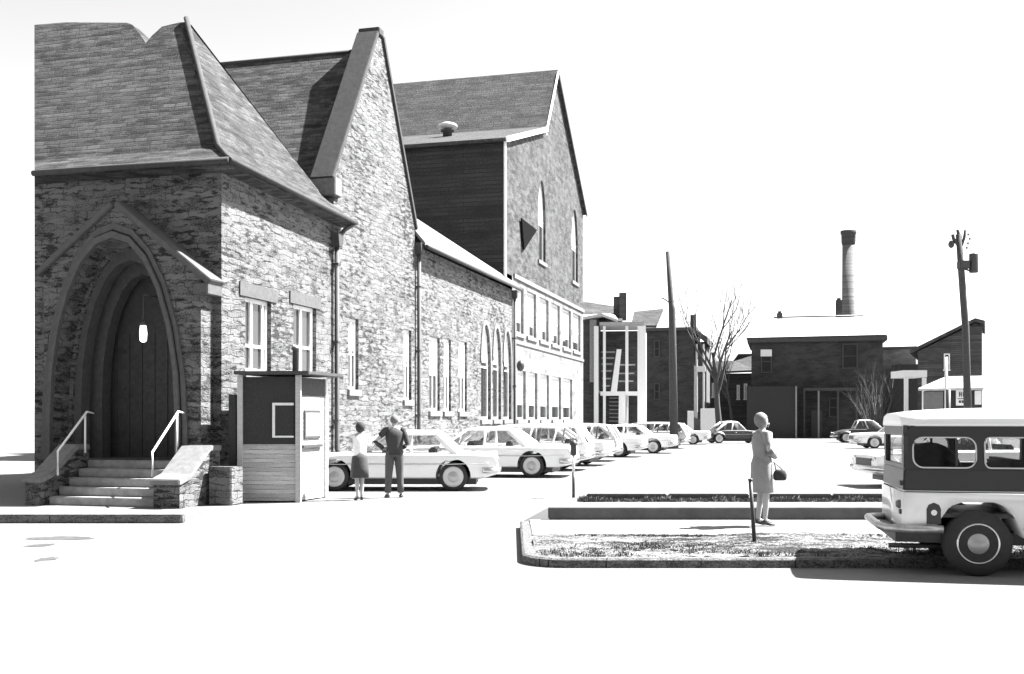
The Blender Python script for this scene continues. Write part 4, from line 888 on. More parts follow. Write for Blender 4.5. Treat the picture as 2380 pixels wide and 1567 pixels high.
def car(label, name='parked_car', style='sedan', L=4.6, W=1.75, H=1.42, r=.33, color='white', cab=None, roofc=None, wb=.6, group='cars parked in the lot', belt=.88, dark_low=False, cat='car', rearlights=True):
    t = thing(name, (0, 0, 0), label, cat, group)
    mat = PAINT[color]; rc = PAINT[roofc] if roofc else mat; h = L / 2; zb = .27
    tops = {'sedan': [(-h, .70), (-h + .04, .86), (-h + .12, belt), (-h * .45, belt + .01), (h * .32, belt), (h * .42, belt), (h * .88, belt - .05), (h - .06, .78), (h, .62)],
            'wagon': [(-h, .80), (-h + .05, belt), (-h * .6, belt), (h * .32, belt), (h * .45, belt - .01), (h * .88, belt - .05), (h - .06, .8), (h, .62)],
            'round': [(-h, .5), (-h * .9, .68), (-h * .7, .82), (-h * .4, belt), (h * .25, belt), (h * .6, belt - .06), (h * .85, belt - .2), (h, .55)]}
    tp_ = tops['wagon' if style == 'wagon' else 'round' if style == 'old' else 'sedan']
    wx = (L * wb / 2 - .05, -L * wb / 2 - .05)
    body = carbody(t, L, W, tp_, zb, wx, r, mat)
    cabs = {'sedan': (-.55, -.34, .10, .34), 'wagon': (-.97, -.86, .10, .34), 'old': (-.70, -.36, .02, .26)}
    b0, r0_, r1_, b1 = [q * h for q in (cab or cabs[style])]
    wb_, wr = W / 2 * .88, W / 2 * .70; zr_ = H - .07; zb2 = belt + .01
    # roof panel with crown, pillars, panes
    m_ = MB(); rings = []
    for i in range(9):
        f = i / 8; x = r0_ - .05 + (r1_ - r0_ + .1) * f; e = abs(2 * f - 1); zz_ = zr_ + .07 * (1 - e ** 3); ww = wr * (1 - .05 * e ** 4)
        rings.append([Vector((x, -ww - .02, zr_ - .05)), Vector((x, -ww - .02, zr_ - .005)), Vector((x, -ww * .8, zz_ - .015)), Vector((x, 0, zz_)), Vector((x, ww * .8, zz_ - .015)), Vector((x, ww + .02, zr_ - .005)), Vector((x, ww + .02, zr_ - .05))])
    m_.loft(rings, True, True); m_.build('roof', rc, t)
    def cp(side, xb, xr, f): return Vector((xb + (xr - xb) * f, side * (wb_ + (wr - wb_) * f), zb2 - .03 + (zr_ - .03 - zb2 + .03) * f))
    for sd_ in (1, -1):
        pw = .035
        for xb, xr, w in ((b0, r0_, .075), (b1, r1_, .03), ((b0 + b1) / 2 + .02, (r0_ + r1_) / 2 + .05, .035)):
            MB().tube([cp(sd_, xb, xr, 0), cp(sd_, xb, xr, 1)], [w * 1.2, w], 6).build('pillar', rc, t)
        if style == 'wagon': MB().tube([cp(sd_, b0 * .55 + b1 * .45 - .6, r0_ * .55 + r1_ * .45 - .6, 0), cp(sd_, b0 * .55 + b1 * .45 - .6, r0_ * .55 + r1_ * .45 - .6, 1)], .035, 6).build('pillar', rc, t)
        g_ = MB(); A = [cp(sd_, b0, r0_, .02), cp(sd_, b1, r1_, .02), cp(sd_, b1, r1_, .98), cp(sd_, b0, r0_, .98)]; g_.add(A, [(0, 1, 2, 3)]); g_.build('side_window', CARGL, t)
        tr_m = MB(); tr_m.tube([Vector((-h * .93, sd_ * (W / 2 * .93), .62)), Vector((-h * .5, sd_ * (W / 2 + .004), .60)), Vector((h * .5, sd_ * (W / 2 + .004), .60)), Vector((h * .93, sd_ * (W / 2 * .93), .62))], .012, 5); tr_m.build('trim', CHROME, t)
        hn = MB(); hn.tube([Vector(((b0 + b1) / 2 + .2, sd_ * (W / 2 - .0), .74)), Vector(((b0 + b1) / 2 + .34, sd_ * (W / 2 - .0), .74))], .014, 5); hn.build('door_handle', CHROME, t)
        hl = MB(); hl.lathe([(.09, .0), (.095, .03), (.07, .05), (.02, .06)], (h - .06, sd_ * W * .33, .64), 'x', 14); hl.build('headlight', CHROME, t)
        tl = MB(); tl.lathe([(.07, .0), (.07, -.03), (.03, -.05)], (-h + .03, sd_ * W * .36, .66), 'x', 12); tl.build('tail_light', PAINT['mid'], t)
    for xb, xr, nm in ((b1, r1_, 'windscreen'), (b0, r0_, 'rear_window')):
        g_ = MB(); g_.add([cp(1, xb, xr, .02), cp(-1, xb, xr, .02), cp(-1, xb, xr, .98), cp(1, xb, xr, .98)], [(0, 1, 2, 3)]); g_.build(nm, CARGL, t)
    for xx, nm in ((h + .03, 'bumper'), (-h - .03, 'bumper')):
        s_ = 1 if xx > 0 else -1; m_ = MB(); m_.tube([Vector((xx - s_ * .35, -W * .48, .46)), Vector((xx - s_ * .06, -W * .44, .46)), Vector((xx, -W * .2, .46)), Vector((xx, W * .2, .46)), Vector((xx - s_ * .06, W * .44, .46)), Vector((xx - s_ * .35, W * .48, .46))], .065, 8); m_.build(nm, CHROME, t)
    if style == 'old':
        for x in wx:
            for sd_ in (1, -1):
                m_ = MB(); M_ = None
                m_.ell((x + (.06 if x > 0 else -.06), sd_ * (W / 2 - .06), r + .08), (.56, .20, .42), squash=lambda q: Vector((q.x, q.y, max(q.z, -.1))) if abs(q.x) > .36 else Vector((q.x, q.y, max(q.z, .30 - .9 * q.x * q.x)))); m_.build('fender', mat, t)
    m_ = MB(); m_.box((h - .015, 0, .60), (.06, W * .5, .17)); m_.build('grille', METALD, t, bevel=.01)
    for sx_ in (b1 - .75, b0 + .55): m_ = MB(); m_.box((sx_, 0, belt - .12), (.2, W * .72, .5)); m_.box((sx_ + .15, 0, belt - .3), (.5, W * .72, .18)); m_.build('seat', SEAT, t, bevel=.04)
    m_ = MB(); m_.box((b1 - .1, 0, belt - .05), (.3, W * .8, .12)); m_.build('dashboard', SEAT, t)
    m_ = MB(); m_.box((0, 0, .2), (L * .8, W * .75, .12)); m_.build('chassis', METALD, t)
    for x in wx:
        for sd_ in (1, -1):
            wheel(t, x, sd_ * (W / 2 - .13), r, .17, sd_)
    return t
ANG = math.atan2(d2.y, d2.x)                              # nose to the church wall
c = car('white compact car parked broadside behind the two people, nose behind the wooden booth', L=4.7, W=1.75, H=1.36, r=.32, wb=.565, cab=(-.62, -.42, .12, .38), belt=.84)
place(c, 920, 0, R(179.5), Y=24.6)
c = car('white sedan parked just behind the broadside white car, tail end showing', L=5.4, W=1.95, H=1.4, belt=.86, wb=.58); place(c, 0, 0, ANG + R(4), Y=30); c.location = (P(1345, 900, 30).x - 2.75, 30.4, 0)
row = [(33.6, 1372, 'wagon', 'white', 'pale estate car third from the near end of the row along the church', .04), (37.2, 1418, 'sedan', 'cream', 'cream sedan fourth from the near end of the row along the church', -.05),
       (41.0, 1440, 'wagon', 'pale', 'grey white estate car fifth in the row, right before the corner of the stone wing', .02), (45.5, 1500, 'sedan', 'white', 'white sedan in the row in front of the white galleries', .0),
       (50.5, 1572, 'sedan', 'white', 'long white sedan parked in front of the tall dark pole', .03), (59, 1600, 'wagon', 'pale', 'pale estate car beyond the tall dark pole in the row', -.04), (68, 1650, 'sedan', 'white', 'white sedan at the far end of the row before the bare tree', .02)]
for Y, u, st__, col, lab, da in row:
    L = 5.4; c = car(lab, L=L, W=1.95, H=1.46 if st__ == 'wagon' else 1.38, belt=.86, r=.32, style=st__, color=col)
    tail = P(u, 900, Y); c.location = (tail.x - math.cos(R(15)) * L / 2, Y + .3 + math.sin(R(15)) * L / 2 * .5, 0); c.rotation_euler = (0, 0, ANG + da)
c = car('small two tone car with white roof and dark body in front of the bare tree', L=4.3, W=1.7, H=1.5, style='old', color='dark', roofc='white'); place(c, 1707, 1030, R(8))
c = car('old dark round bodied car with a pale roof and big hubcaps left of the wagon', L=4.0, W=1.65, H=1.6, style='old', color='dark', roofc='pale', r=.36, belt=.95, cab=(-.62, -.30, .16, .30)); place(c, 2003, 1029, R(172)); 
c = car('white sedan half hidden behind the roof of the black and white wagon', L=5.0, W=1.85, H=1.5, color='white'); place(c, 2085, 1042, R(176))
c = car('white sedan with its front end showing just left of the black and white wagon', L=4.9, W=1.85, H=1.45, color='white'); place(c, 2240, 1130, R(183))
c = car('pale sedan seen above the wagon roof in front of the low garage', L=4.8, W=1.85, H=1.5, color='cream'); place(c, 2200, 1015, R(170))

# ------------------------------------------------------------------ the black and white station wagon at the kerb (rear end to the left)
def station_wagon():
    t = thing('station_wagon', (0, 0, 0), 'boxy station wagon with black upper body and white lower body parked at the kerb', 'station wagon')
    Lh, W, r = 4.45, 1.72, .36; wh, bk = PAINT['white'], PAINT['dark']; z0_, z1_, z2_ = .47, .94, 1.66     # sill, colour break, gutter; x runs from the tail (0) to the nose
    wx = (.80, 3.44)
    # lower white body with wheel openings: a side outline drawn, then extruded across
    def arc(cx, rr, zc, n=14): return [(cx - rr * math.cos(math.pi * i / n), zc + rr * math.sin(math.pi * i / n)) for i in range(n + 1)]
    lowp = [(.02, z0_)] + [(wx[0] - .47, z0_)] + [(wx[0] - .40, .62), (wx[0] - .30, .77), (wx[0] - .16, .82), (wx[0] + .16, .82), (wx[0] + .3, .77), (wx[0] + .40, .62), (wx[0] + .47, .42)] + [(wx[1] - .5, .42), (wx[1] - .40, .62), (wx[1] - .28, .80), (wx[1] + .26, .82), (wx[1] + .40, .66), (wx[1] + .48, .5), (Lh - .05, .5), (Lh, .62), (Lh, .92), (Lh - .15, .97), (3.1, z1_ + .04), (2.95, z1_), (0.0, z1_), (0, .55)]
    m_ = MB(); m_.extr([(x, -W / 2, z) for x, z in lowp], (0, W, 0)); b_ = m_.build('lower_body', wh, t, bevel=.035)
    for p_ in b_.data.polygons: p_.use_smooth = True
    md = None
    # black band below the windows
    m_ = MB(); m_.extr([(.02, -W / 2 + .012, z1_ + .002), (3.02, -W / 2 + .012, z1_ + .002), (3.02, -W / 2 + .03, 1.18), (.03, -W / 2 + .03, 1.18)], (0, .05, 0)); m_.extr([(.02, W / 2 - .062, z1_ + .002), (3.02, W / 2 - .062, z1_ + .002), (3.02, W / 2 - .08, 1.18), (.03, W / 2 - .08, 1.18)], (0, .05, 0))
    m_.extr([(.01, -W / 2 + .02, z1_ + .002), (.01, W / 2 - .02, z1_ + .002), (.02, W / 2 - .04, 1.18), (.02, -W / 2 + .04, 1.18)], (.05, 0, 0)); m_.build('waist_panel', bk, t, bevel=.01)
    # upper sides with window openings
    def rr_(x0, x1, z0, z1, c, n=5, sk0=0):
        pts = []
        for (cx, cz, a0) in ((x1 - c, z0 + c, -90), (x1 - c, z1 - c, 0), (x0 + c, z1 - c, 90), (x0 + c, z0 + c, 180)):
            for i in range(n + 1): a = R(a0 + 90 * i / n); pts.append((cx + c * math.cos(a), cz + c * math.sin(a)))
        return pts
    wins = [rr_(.12, .78, 1.195, 1.53, .11), rr_(.87, 1.62, 1.195, 1.53, .06), rr_(1.76, 2.58, 1.195, 1.53, .06)]
    outer = [(.03, 1.175), (2.98, 1.175), (2.62, 1.66), (.10, 1.66), (.03, 1.54)]
    for sd_ in (-1, 1):
        m_ = MB(); yo = sd_ * (W / 2 - .03)
        for yy in (yo, yo - sd_ * .05):
            loops = [[Vector((x, z, 0)) for x, z in l] for l in [outer] + wins]; vs = [Vector((x, yy - sd_ * (z - 1.175) * .12, z)) for l in [outer] + wins for x, z in l]
            m_.add(vs, [list(q) for q in tessellate_polygon(loops)])
        for l in [outer] + wins:
            n = len(l); A = [Vector((x, yo - sd_ * (z - 1.175) * .12, z)) for x, z in l]; B = [q - Vector((0, sd_ * .05, 0)) for q in A]; m_.add(A + B, [(i, (i + 1) % n, (i + 1) % n + n, i + n) for i in range(n)])
        sw = m_.build('window_panel', bk, t)
        for l in wins:
            m_ = MB(); q = [Vector((x, yo - sd_ * ((z - 1.175) * .12 + .03), z)) for x, z in l]; m_.add(q, [list(a) for a in tessellate_polygon([[Vector((x, z, 0)) for x, z in l]])]); m_.build('pane', CARGL, sw)
            m_ = MB(); q = [Vector((x, yo - sd_ * ((z - 1.175) * .12) + sd_ * .004, z)) for x, z in l]; m_.tube(q + [q[0]], .009, 5, cap=False); m_.build('window_trim', PAINT['pale'], sw)
        m_ = MB(); m_.box((.58, yo - sd_ * .035, 1.36), (.025, .03, .3)); m_.build('window_divider', bk, sw)
    # rear gate with two halves and a window
    m_ = MB()
    for y0_, y1_, za_, zb_ in ((-W / 2 + .05, W / 2 - .05, 1.18, 1.22), (-W / 2 + .08, W / 2 - .08, 1.55, 1.66), (-W / 2 + .05, -W / 2 + .2, 1.22, 1.55), (W / 2 - .2, W / 2 - .05, 1.22, 1.55)): m_.box((.045, (y0_ + y1_) / 2, (za_ + zb_) / 2), (.05, y1_ - y0_, zb_ - za_))
    tg = m_.build('tailgate', bk, t); m_ = MB(); m_.add([(.05, -W / 2 + .2, 1.22), (.05, W / 2 - .2, 1.22), (.05, W / 2 - .2, 1.55), (.05, -W / 2 + .2, 1.55)], [(0, 1, 2, 3)]); m_.build('pane', CARGL, tg)
    # roof
    rings = []
    for i in range(13):
        f = i / 12; x = -.0 + 2.82 * f; e = abs(2 * f - 1); w = W / 2 - .06 - .05 * e ** 6; zc = 1.86 - .06 * e ** 4
        rings.append([Vector((x, -w, 1.655)), Vector((x, -w - .02, 1.68)), Vector((x, -w * .9, zc - .035)), Vector((x, -w * .5, zc)), Vector((x, w * .5, zc)), Vector((x, w * .9, zc - .035)), Vector((x, w + .02, 1.68)), Vector((x, w, 1.655))])
    m_ = MB(); m_.loft(rings, True, True); m_.build('roof', wh, t)
    # windscreen, bonnet, front
    m_ = MB(); m_.add([(2.98, -W / 2 + .08, 1.18), (2.98, W / 2 - .08, 1.18), (2.72, W / 2 - .1, 1.66), (2.72, -W / 2 + .1, 1.66)], [(0, 1, 2, 3)]); m_.build('windscreen', CARGL, t)
    rings = []
    for i in range(7):
        f = i / 6; x = 2.96 + 1.45 * f; w = .74 - .2 * f; zt_ = 1.16 - .06 * f - .12 * f ** 6
        rings.append([Vector((x, -w, .9)), Vector((x, -w, zt_ - .1)), Vector((x, -w * .8, zt_ - .02)), Vector((x, 0, zt_ + .02)), Vector((x, w * .8, zt_ - .02)), Vector((x, w, zt_ - .1)), Vector((x, w, .9))])
    m_ = MB(); m_.loft(rings, True, True); m_.build('bonnet', wh, t)
    MB().box((Lh + .01, 0, .82), (.05, .8, .34)).build('grille', METALD, t, bevel=.01)
    for sd_ in (-1, 1): MB().lathe([(.1, 0), (.105, .04), (.06, .07)], (Lh, sd_ * .62, .88), 'x', 16).build('headlight', CHROME, t)
    # fuel flap, near side: an arched recess with a round cap
    fp_ = [(.33 + a, b) for a, b in ((-.075, .57), (.075, .57), (.075, .74), (.055, .785), (0, .81), (-.055, .785), (-.075, .74))]
    m_ = MB(); m_.extr([(x, -W / 2 - .004, z) for x, z in fp_], (0, .02, 0)); ff = m_.build('fuel_recess', bk, t); 
    m_ = MB(); m_.lathe([(.032, -W / 2 - .02), (.032, -W / 2 - .006)], (.33, 0, .70), 'y', 16); m_.build('fuel_cap', CHROME, ff)
    MB().box((1.66, -W / 2 - .002, .72), (.012, .012, .44)).build('door_seam', bk, t)
    MB().box((2.62, -W / 2 - .002, .72), (.012, .012, .44)).build('door_seam', bk, t)
    m_ = MB(); m_.tube([(1.78, -W / 2 - .03, .86), (1.92, -W / 2 - .03, .86)], .012, 6); m_.build('door_handle', CHROME, t)
    m_ = MB(); m_.lathe([(.045, .01), (.05, -.02), (.03, -.05)], (.0, -W / 2 + .14, .78), 'x', 12); m_.build('tail_light', PAINT['mid'], t)
    for z_ in (.70, 1.02): m_ = MB(); m_.box((-.005, -W / 2 + .09, z_), (.03, .1, .05)); m_.build('hinge', METALD, t)
    # bumpers, underside, exhaust
    m_ = MB(); m_.tube([(.42, -W / 2 - .03, .52), (.1, -W / 2 - .05, .52), (-.16, -W / 2 + .02, .52), (-.22, -W / 2 + .2, .53), (-.22, W / 2 - .45, .53), (-.12, W / 2 - .25, .52), (.1, W / 2 - .2, .52)], .045, 10); m_.build('rear_bumper', plain('dull_chrome', .45, .35, .3, 12, .05, metal=.7), t)
    m_ = MB(); m_.tube([(Lh - .3, -W / 2 - .02, .5), (Lh + .12, -W / 2 + .1, .5), (Lh + .14, 0, .5), (Lh + .12, W / 2 - .1, .5), (Lh - .3, W / 2 + .02, .5)], .055, 10); m_.build('front_bumper', CHROME, t)
    m_ = MB(); m_.box((.25, 0, .42), (.6, W * .8, .14)); m_.box((2.2, 0, .38), (3.9, .9, .14)); m_.build('chassis', METALD, t)
    m_ = MB(); m_.tube([(1.2, -.45, .30), (.3, -.5, .29), (-.1, -.52, .29)], .028, 8); m_.build('exhaust', METALD, t)
    for x in wx: m_ = MB(); m_.tube([(x, -W / 2 + .2, r), (x, W / 2 - .2, r)], .05, 8); m_.build('axle', METALD, t)
    for x in wx:
        for sd_ in (-1, 1):
            ty = MB().lathe([(r * .6, sd_ * (W / 2 - .24)), (r * .95, sd_ * (W / 2 - .24)), (r, sd_ * (W / 2 - .21)), (r, sd_ * (W / 2 - .07)), (r * .94, sd_ * (W / 2 - .03)), (r * .6, sd_ * (W / 2 - .035))], (x, 0, r), 'y', 40).build('wheel', RUBBER, t)
            yy = sd_ * (W / 2 - .03)
            MB().lathe([(r * .63, yy - sd_ * .02), (r * .63, yy), (r * .58, yy + sd_ * .005), (r * .57, yy - sd_ * .02)], (x, 0, r), 'y', 40).build('rim_edge', CHROME, ty)
            MB().lathe([(r * .57, yy - sd_ * .03), (r * .5, yy - sd_ * .035), (r * .32, yy - sd_ * .01), (r * .28, yy + sd_ * .015), (.01, yy + sd_ * .03)], (x, 0, r), 'y', 32).build('rim', plain('dull_hub', .4, .4, .2, 5, 0, metal=.4), ty)
    # inside: spare wheel lying against the side, seat backs, steering wheel
    MB().lathe([(.2, -.09), (.36, -.09), (.39, 0), (.36, .09), (.2, .09)], (.52, W / 2 - .28, 1.06), 'y', 24).build('spare_wheel', RUBBER, t)
    for x in (1.35, 2.2): m_ = MB(); m_.extr([(x - .1, -.62, .75), (x + .1, -.62, .75), (x - .03, -.62, 1.28), (x - .17, -.62, 1.28)], (0, 1.24, 0)); m_.box((x + .25, 0, .8), (.5, 1.24, .2)); m_.build('seat', SEAT, t, bevel=.03)
    st_w = MB(); q = [Vector((2.55 + .06 * math.sin(a) * 1, .4 + .19 * math.cos(a), 1.25 + .18 * math.sin(a))) for a in [2 * math.pi * k / 20 for k in range(21)]]; st_w.tube(q, .014, 6, cap=False); st_w.build('steering_wheel', METALD, t)
    m_ = MB(); m_.box((1.5, 0, .66), (2.9, W - .2, .04)); m_.build('floor', METALD, t)
    return t
wg_ = station_wagon()
wg_.location = (4.52, 12.69, ZS); wg_.rotation_euler = (0, 0, R(-12))

# ------------------------------------------------------------------ people
def skinmesh(chains, levels=2):
    """one continuous skinned surface per connected skeleton"""
    me = bpy.data.meshes.new('sk'); vs = []; es = []; rs = []; idx = {}
    for ch_ in chains:
        prev = None
        for (p, r_) in ch_:
            k = tuple(round(q, 4) for q in p)
            if k not in idx: idx[k] = len(vs); vs.append(p); rs.append(r_)
            if prev is not None: es.append((prev, idx[k]))
            prev = idx[k]
    me.from_pydata(vs, es, []); o = bpy.data.objects.new('sk', me); COL.objects.link(o)
    o.modifiers.new('s', 'SKIN'); sv = me.skin_vertices[0].data
    for i, r_ in enumerate(rs): sv[i].radius = (r_, r_) if not isinstance(r_, tuple) else r_
    sv[0].use_root = True
    sb = o.modifiers.new('u', 'SUBSURF'); sb.levels = levels; sb.render_levels = levels
    m2 = evald(o); bpy.data.objects.remove(o); bpy.data.meshes.remove(me); return m2
def ring(c, rx, ry, n=18, ax=None, tw=0, z=0, fold=0, ph=0):
    out = []
    for k in range(n):
        a = 2 * math.pi * k / n; f = 1 + fold * math.sin(a * 5 + ph)
        q = Vector((rx * f * math.cos(a), ry * f * math.sin(a), 0))
        if ax is not None: q = ax @ q
        out.append(Vector(c) + q)
    return out
def limb(mb, pts, rads, n=12):
    mb.tube(pts, rads, n)
def person(label, loc, rz, joints, hair, cloth, scale=1, shoe=None, heel=False):
    t = thing('person', loc, label, 'person', rz=rz)
    J = {k: Vector(v) * scale for k, v in joints.items() if k != 'hairmat'}; s_ = scale
    def mid(a, b, f=.5): return a.lerp(b, f)
    ch_ = [[(J['pel'], (.13 * s_, .09 * s_)), (mid(J['pel'], J['chest'], .45), (.115 * s_, .085 * s_)), (J['chest'], (.14 * s_, .095 * s_)), (J['neck0'], (.07 * s_, .06 * s_)), (J['neck'], .048 * s_), (J['head0'], .062 * s_), (J['head1'], (.078 * s_, .09 * s_)), (J['head2'], (.072 * s_, .085 * s_)), (J['head3'], .035 * s_)]]
    for sd_ in 'lr':
        ch_.append([(J['neck0'], (.07 * s_, .06 * s_)), (J['sh' + sd_], .055 * s_), (J['el' + sd_], .037 * s_), (J['wr' + sd_], .026 * s_), (J['ha' + sd_], (.035 * s_, .016 * s_))])
        ch_.append([(J['pel'], (.13 * s_, .09 * s_)), (J['hip' + sd_], .088 * s_), (mid(J['hip' + sd_], J['kn' + sd_]), .075 * s_), (J['kn' + sd_], .052 * s_), (mid(J['kn' + sd_], J['an' + sd_], .35), .052 * s_), (J['an' + sd_], .034 * s_), (J['toe' + sd_], .03 * s_)])
    me = skinmesh(ch_)
    # fingers and face joined into the same body mesh
    ex = MB(); hf = Vector((joints.get('face', (0, 1, 0)))).normalized(); hr = hf.cross(Vector((0, 0, 1))).normalized(); hc = (J['head1'] + J['head0']) / 2
    hm = J['head1'] * .5 + J['head2'] * .5
    eye = hc + Vector((0, 0, .045 * s_))
    ex.ell(hc + hf * .088 * s_ + Vector((0, 0, .005 * s_)), (.012 * s_, .016 * s_, .022 * s_), nu=8, nv=6)
    for sd_ in (-1, 1):
        ex.ell(hm + hr * sd_ * .082 * s_ - Vector((0, 0, .03 * s_)), (.012 * s_, .02 * s_, .03 * s_), nu=8, nv=6)
    for sd_ in 'lr':
        w_, h_ = J['wr' + sd_], J['ha' + sd_]; d = (h_ - w_).normalized(); a = d.cross(Vector((0, 0, 1)) if abs(d.z) < .8 else Vector((1, 0, 0))).normalized(); nrm = d.cross(a)
        for k in range(4):
            b0_ = h_ + a * (k - 1.5) * .017 * s_; l = (.05, .062, .058, .045)[k] * s_; ex.tube([b0_ - d * .01, b0_ + d * l * .5 + nrm * .006 * s_, b0_ + d * l * .85 + nrm * .022 * s_], [.0085 * s_, .008 * s_, .006 * s_], 6)
        b0_ = w_.lerp(h_, .5) + a * .026 * s_; ex.tube([b0_, b0_ + a * .02 * s_ + d * .02 * s_, b0_ + a * .026 * s_ + d * .048 * s_], [.01 * s_, .009 * s_, .007 * s_], 6)
    tmp = ex.build('tmp', SKIN, None); bm = bmesh.new(); bm.from_mesh(me); bm.from_mesh(tmp.data); bm.to_mesh(me); bm.free(); bpy.data.objects.remove(tmp)
    for p_ in me.polygons: p_.use_smooth = True
    me.materials.clear(); me.materials.append(SKIN); b_ = bpy.data.objects.new('body', me); COL.objects.link(b_); b_.parent = t
    eyes = MB()
    for sd_ in (-1, 1): eyes.ell(eye + hf * .066 * s_ + hr * sd_ * .030 * s_, (.010 * s_,) * 3, nu=8, nv=6)
    eyes.build('eyes', METALD, None).parent = t
    mo = MB(); mo.ell(hc + hf * .078 * s_ - Vector((0, 0, .035 * s_)), (.022 * s_, .012 * s_, .007 * s_), nu=8, nv=6); mo.build('mouth', plain('lips', .12, .6, .05, 5, 0), None).parent = t
    cloth(t, J, s_, hf, hr, hm)
    hb = MB(); hair(hb, hm, hf, hr, s_); h_o = hb.build('hair' if not joints.get('scarf') else 'headscarf', joints['hairmat'], None); h_o.parent = t
    for sd_ in 'lr':
        a_, k_ = J['an' + sd_], J['toe' + sd_]; d = (k_ - a_); d.z = 0; L_ = d.length; d.normalize(); m_ = MB()
        side = Vector((-d.y, d.x, 0)); sole = -.02 * s_; rings = []
        lift = .03 * s_ if heel else 0
        for f, w, h__ in ((-.055, .028, .05), (-.02, .036, .07), (.03, .036, .075), (.08, .042, .05), (.13, .04, .038), (.165, .018, .02)):
            c_ = Vector((a_.x, a_.y, 0)) + d * f * s_; zf = lift * max(0, 1 - (f + .055) / .13)
            rings.append([c_ + side * w * s_ * math.cos(q_) + Vector((0, 0, zf + .003 + h__ * s_ * (.5 + .5 * math.sin(q_)))) for q_ in [2 * math.pi * k / 12 for k in range(12)]])
        m_.loft(rings); m_.build('shoe', shoe or METALD, None).parent = t
        if heel: pass
    return t
def clothmat(n, v, **k): return plain(n, v, .85, .15, 14, .25, **k)
BASE = dict(pel=(0, 0, .95), chest=(0, 0, 1.27), neck0=(0, -.005, 1.42), neck=(0, 0, 1.475), head0=(0, .02, 1.53), head1=(0, .015, 1.585), head2=(0, .005, 1.64), head3=(0, 0, 1.69),
            shl=(-.18, 0, 1.40), shr=(.18, 0, 1.40), ell=(-.24, -.02, 1.13), elr=(.24, -.02, 1.13), wrl=(-.25, .05, .89), wrr=(.25, .05, .89), hal=(-.25, .07, .82), har=(.25, .07, .82),
            hipl=(-.09, 0, .90), hipr=(.09, 0, .90), knl=(-.10, .02, .49), knr=(.10, .02, .49), anl=(-.11, -.01, .085), anr=(.11, -.01, .085), toel=(-.13, .13, .035), toer=(.13, .13, .035))
def shorthair(hb, hm, hf, hr, s_):
    M = Matrix((hr, hf, Vector((0, 0, 1)))).transposed(); hb.ell(hm - hf * .012 * s_ + Vector((0, 0, .012 * s_)), (.087 * s_, .100 * s_, .098 * s_), M=M, squash=lambda q: Vector((q.x, q.y if q.y < .05 * s_ else .05 * s_ + (q.y - .05 * s_) * .3, q.z if q.z > -.045 * s_ or q.y < 0 else -.045 * s_)))
def bobhair(hb, hm, hf, hr, s_):
    M = Matrix((hr, hf, Vector((0, 0, 1)))).transposed(); hb.ell(hm - hf * .022 * s_ - Vector((0, 0, .005 * s_)), (.108 * s_, .112 * s_, .125 * s_), M=M, squash=lambda q: Vector((q.x * (1 + .05 * math.sin(q.z * 90)), min(q.y, .06 * s_ + (q.y - .06 * s_) * .2) if q.z < .05 * s_ else q.y, q.z)))
def torso(m_, J, s_, top=.02, wid=1.0, hem=.0, sw=.18, sd=.125, blouse=False):
    pel, che, nk = J['pel'], J['chest'], J['neck0']
    rs = [ring(pel + Vector((0, 0, hem)), .165 * wid * s_, .125 * wid * s_, fold=.02), ring(pel.lerp(che, .35), .145 * wid * s_, .112 * wid * s_, fold=.02, ph=1), ring(che, .175 * wid * s_, .13 * wid * s_), ring(che.lerp(nk, .6), .185 * wid * s_, .115 * wid * s_), ring(che.lerp(nk, .9), .15 * s_, .09 * s_), ring(nk + Vector((0, 0, .035 * s_)), .062 * s_, .06 * s_)]
    m_.loft(rs)
def sleeve(m_, J, sd_, s_, k=1.0, to='wr', r0=.075, r1=.045):
    a, b, c_ = J['sh' + sd_], J['el' + sd_], J['wr' + sd_]; a2 = a + Vector((0, 0, .0))
    if to == 'wr': m_.tube([a2.lerp(J['neck0'], .35), a2, a2.lerp(b, .5), b, b.lerp(c_, .5), c_.lerp(b, .06)], [.06 * s_, r0 * s_, (r0 - .012) * s_, (r1 + .012) * s_, (r1 + .004) * s_, r1 * s_], 12)
    else: m_.tube([a2.lerp(J['neck0'], .35), a2, a2.lerp(b, .5), a2.lerp(b, .8)], [.06 * s_, r0 * s_, (r0 - .006) * s_, (r0 - .012) * s_], 12)
# man: dark jacket and trousers, seen from behind, left hand on hip
Jm = dict(BASE); Jm.update(ell=(-.40, -.09, 1.17), wrl=(-.235, .03, 1.02), hal=(-.17, .07, 1.0), elr=(.27, -.05, 1.12), wrr=(.18, .16, 1.03), har=(.13, .2, 1.02), anl=(-.14, -.02, .085), anr=(.13, .03, .085), knl=(-.12, .0, .49), knr=(.11, .04, .49), toel=(-.18, .12, .035), toer=(.16, .17, .035), hairmat=clothmat('grey_hair', .12), face=(.25, 1, 0))
def cl_man(t, J, s_, hf, hr, hm):
    m_ = MB(); torso(m_, J, s_, wid=1.1, hem=-.06 * s_); 
    for q in 'lr': sleeve(m_, J, q, s_)
    m_.build('jacket', clothmat('dark_jacket', .035), None).parent = t
    m_ = MB()
    for q in 'lr':
        a, b, c_ = J['hip' + q], J['kn' + q], J['an' + q]
        m_.tube([a + Vector((0, 0, .08 * s_)), a, a.lerp(b, .5), b, b.lerp(c_, .5), c_ + Vector((0, 0, .02))], [.10 * s_, .108 * s_, .092 * s_, .078 * s_, .07 * s_, .066 * s_], 14)
    m_.loft([ring(J['pel'] + Vector((0, 0, -.1 * s_)), .17 * s_, .125 * s_), ring(J['pel'] + Vector((0, 0, .05 * s_)), .16 * s_, .12 * s_)])
    m_.build('trousers', clothmat('grey_trousers', .07), None).parent = t
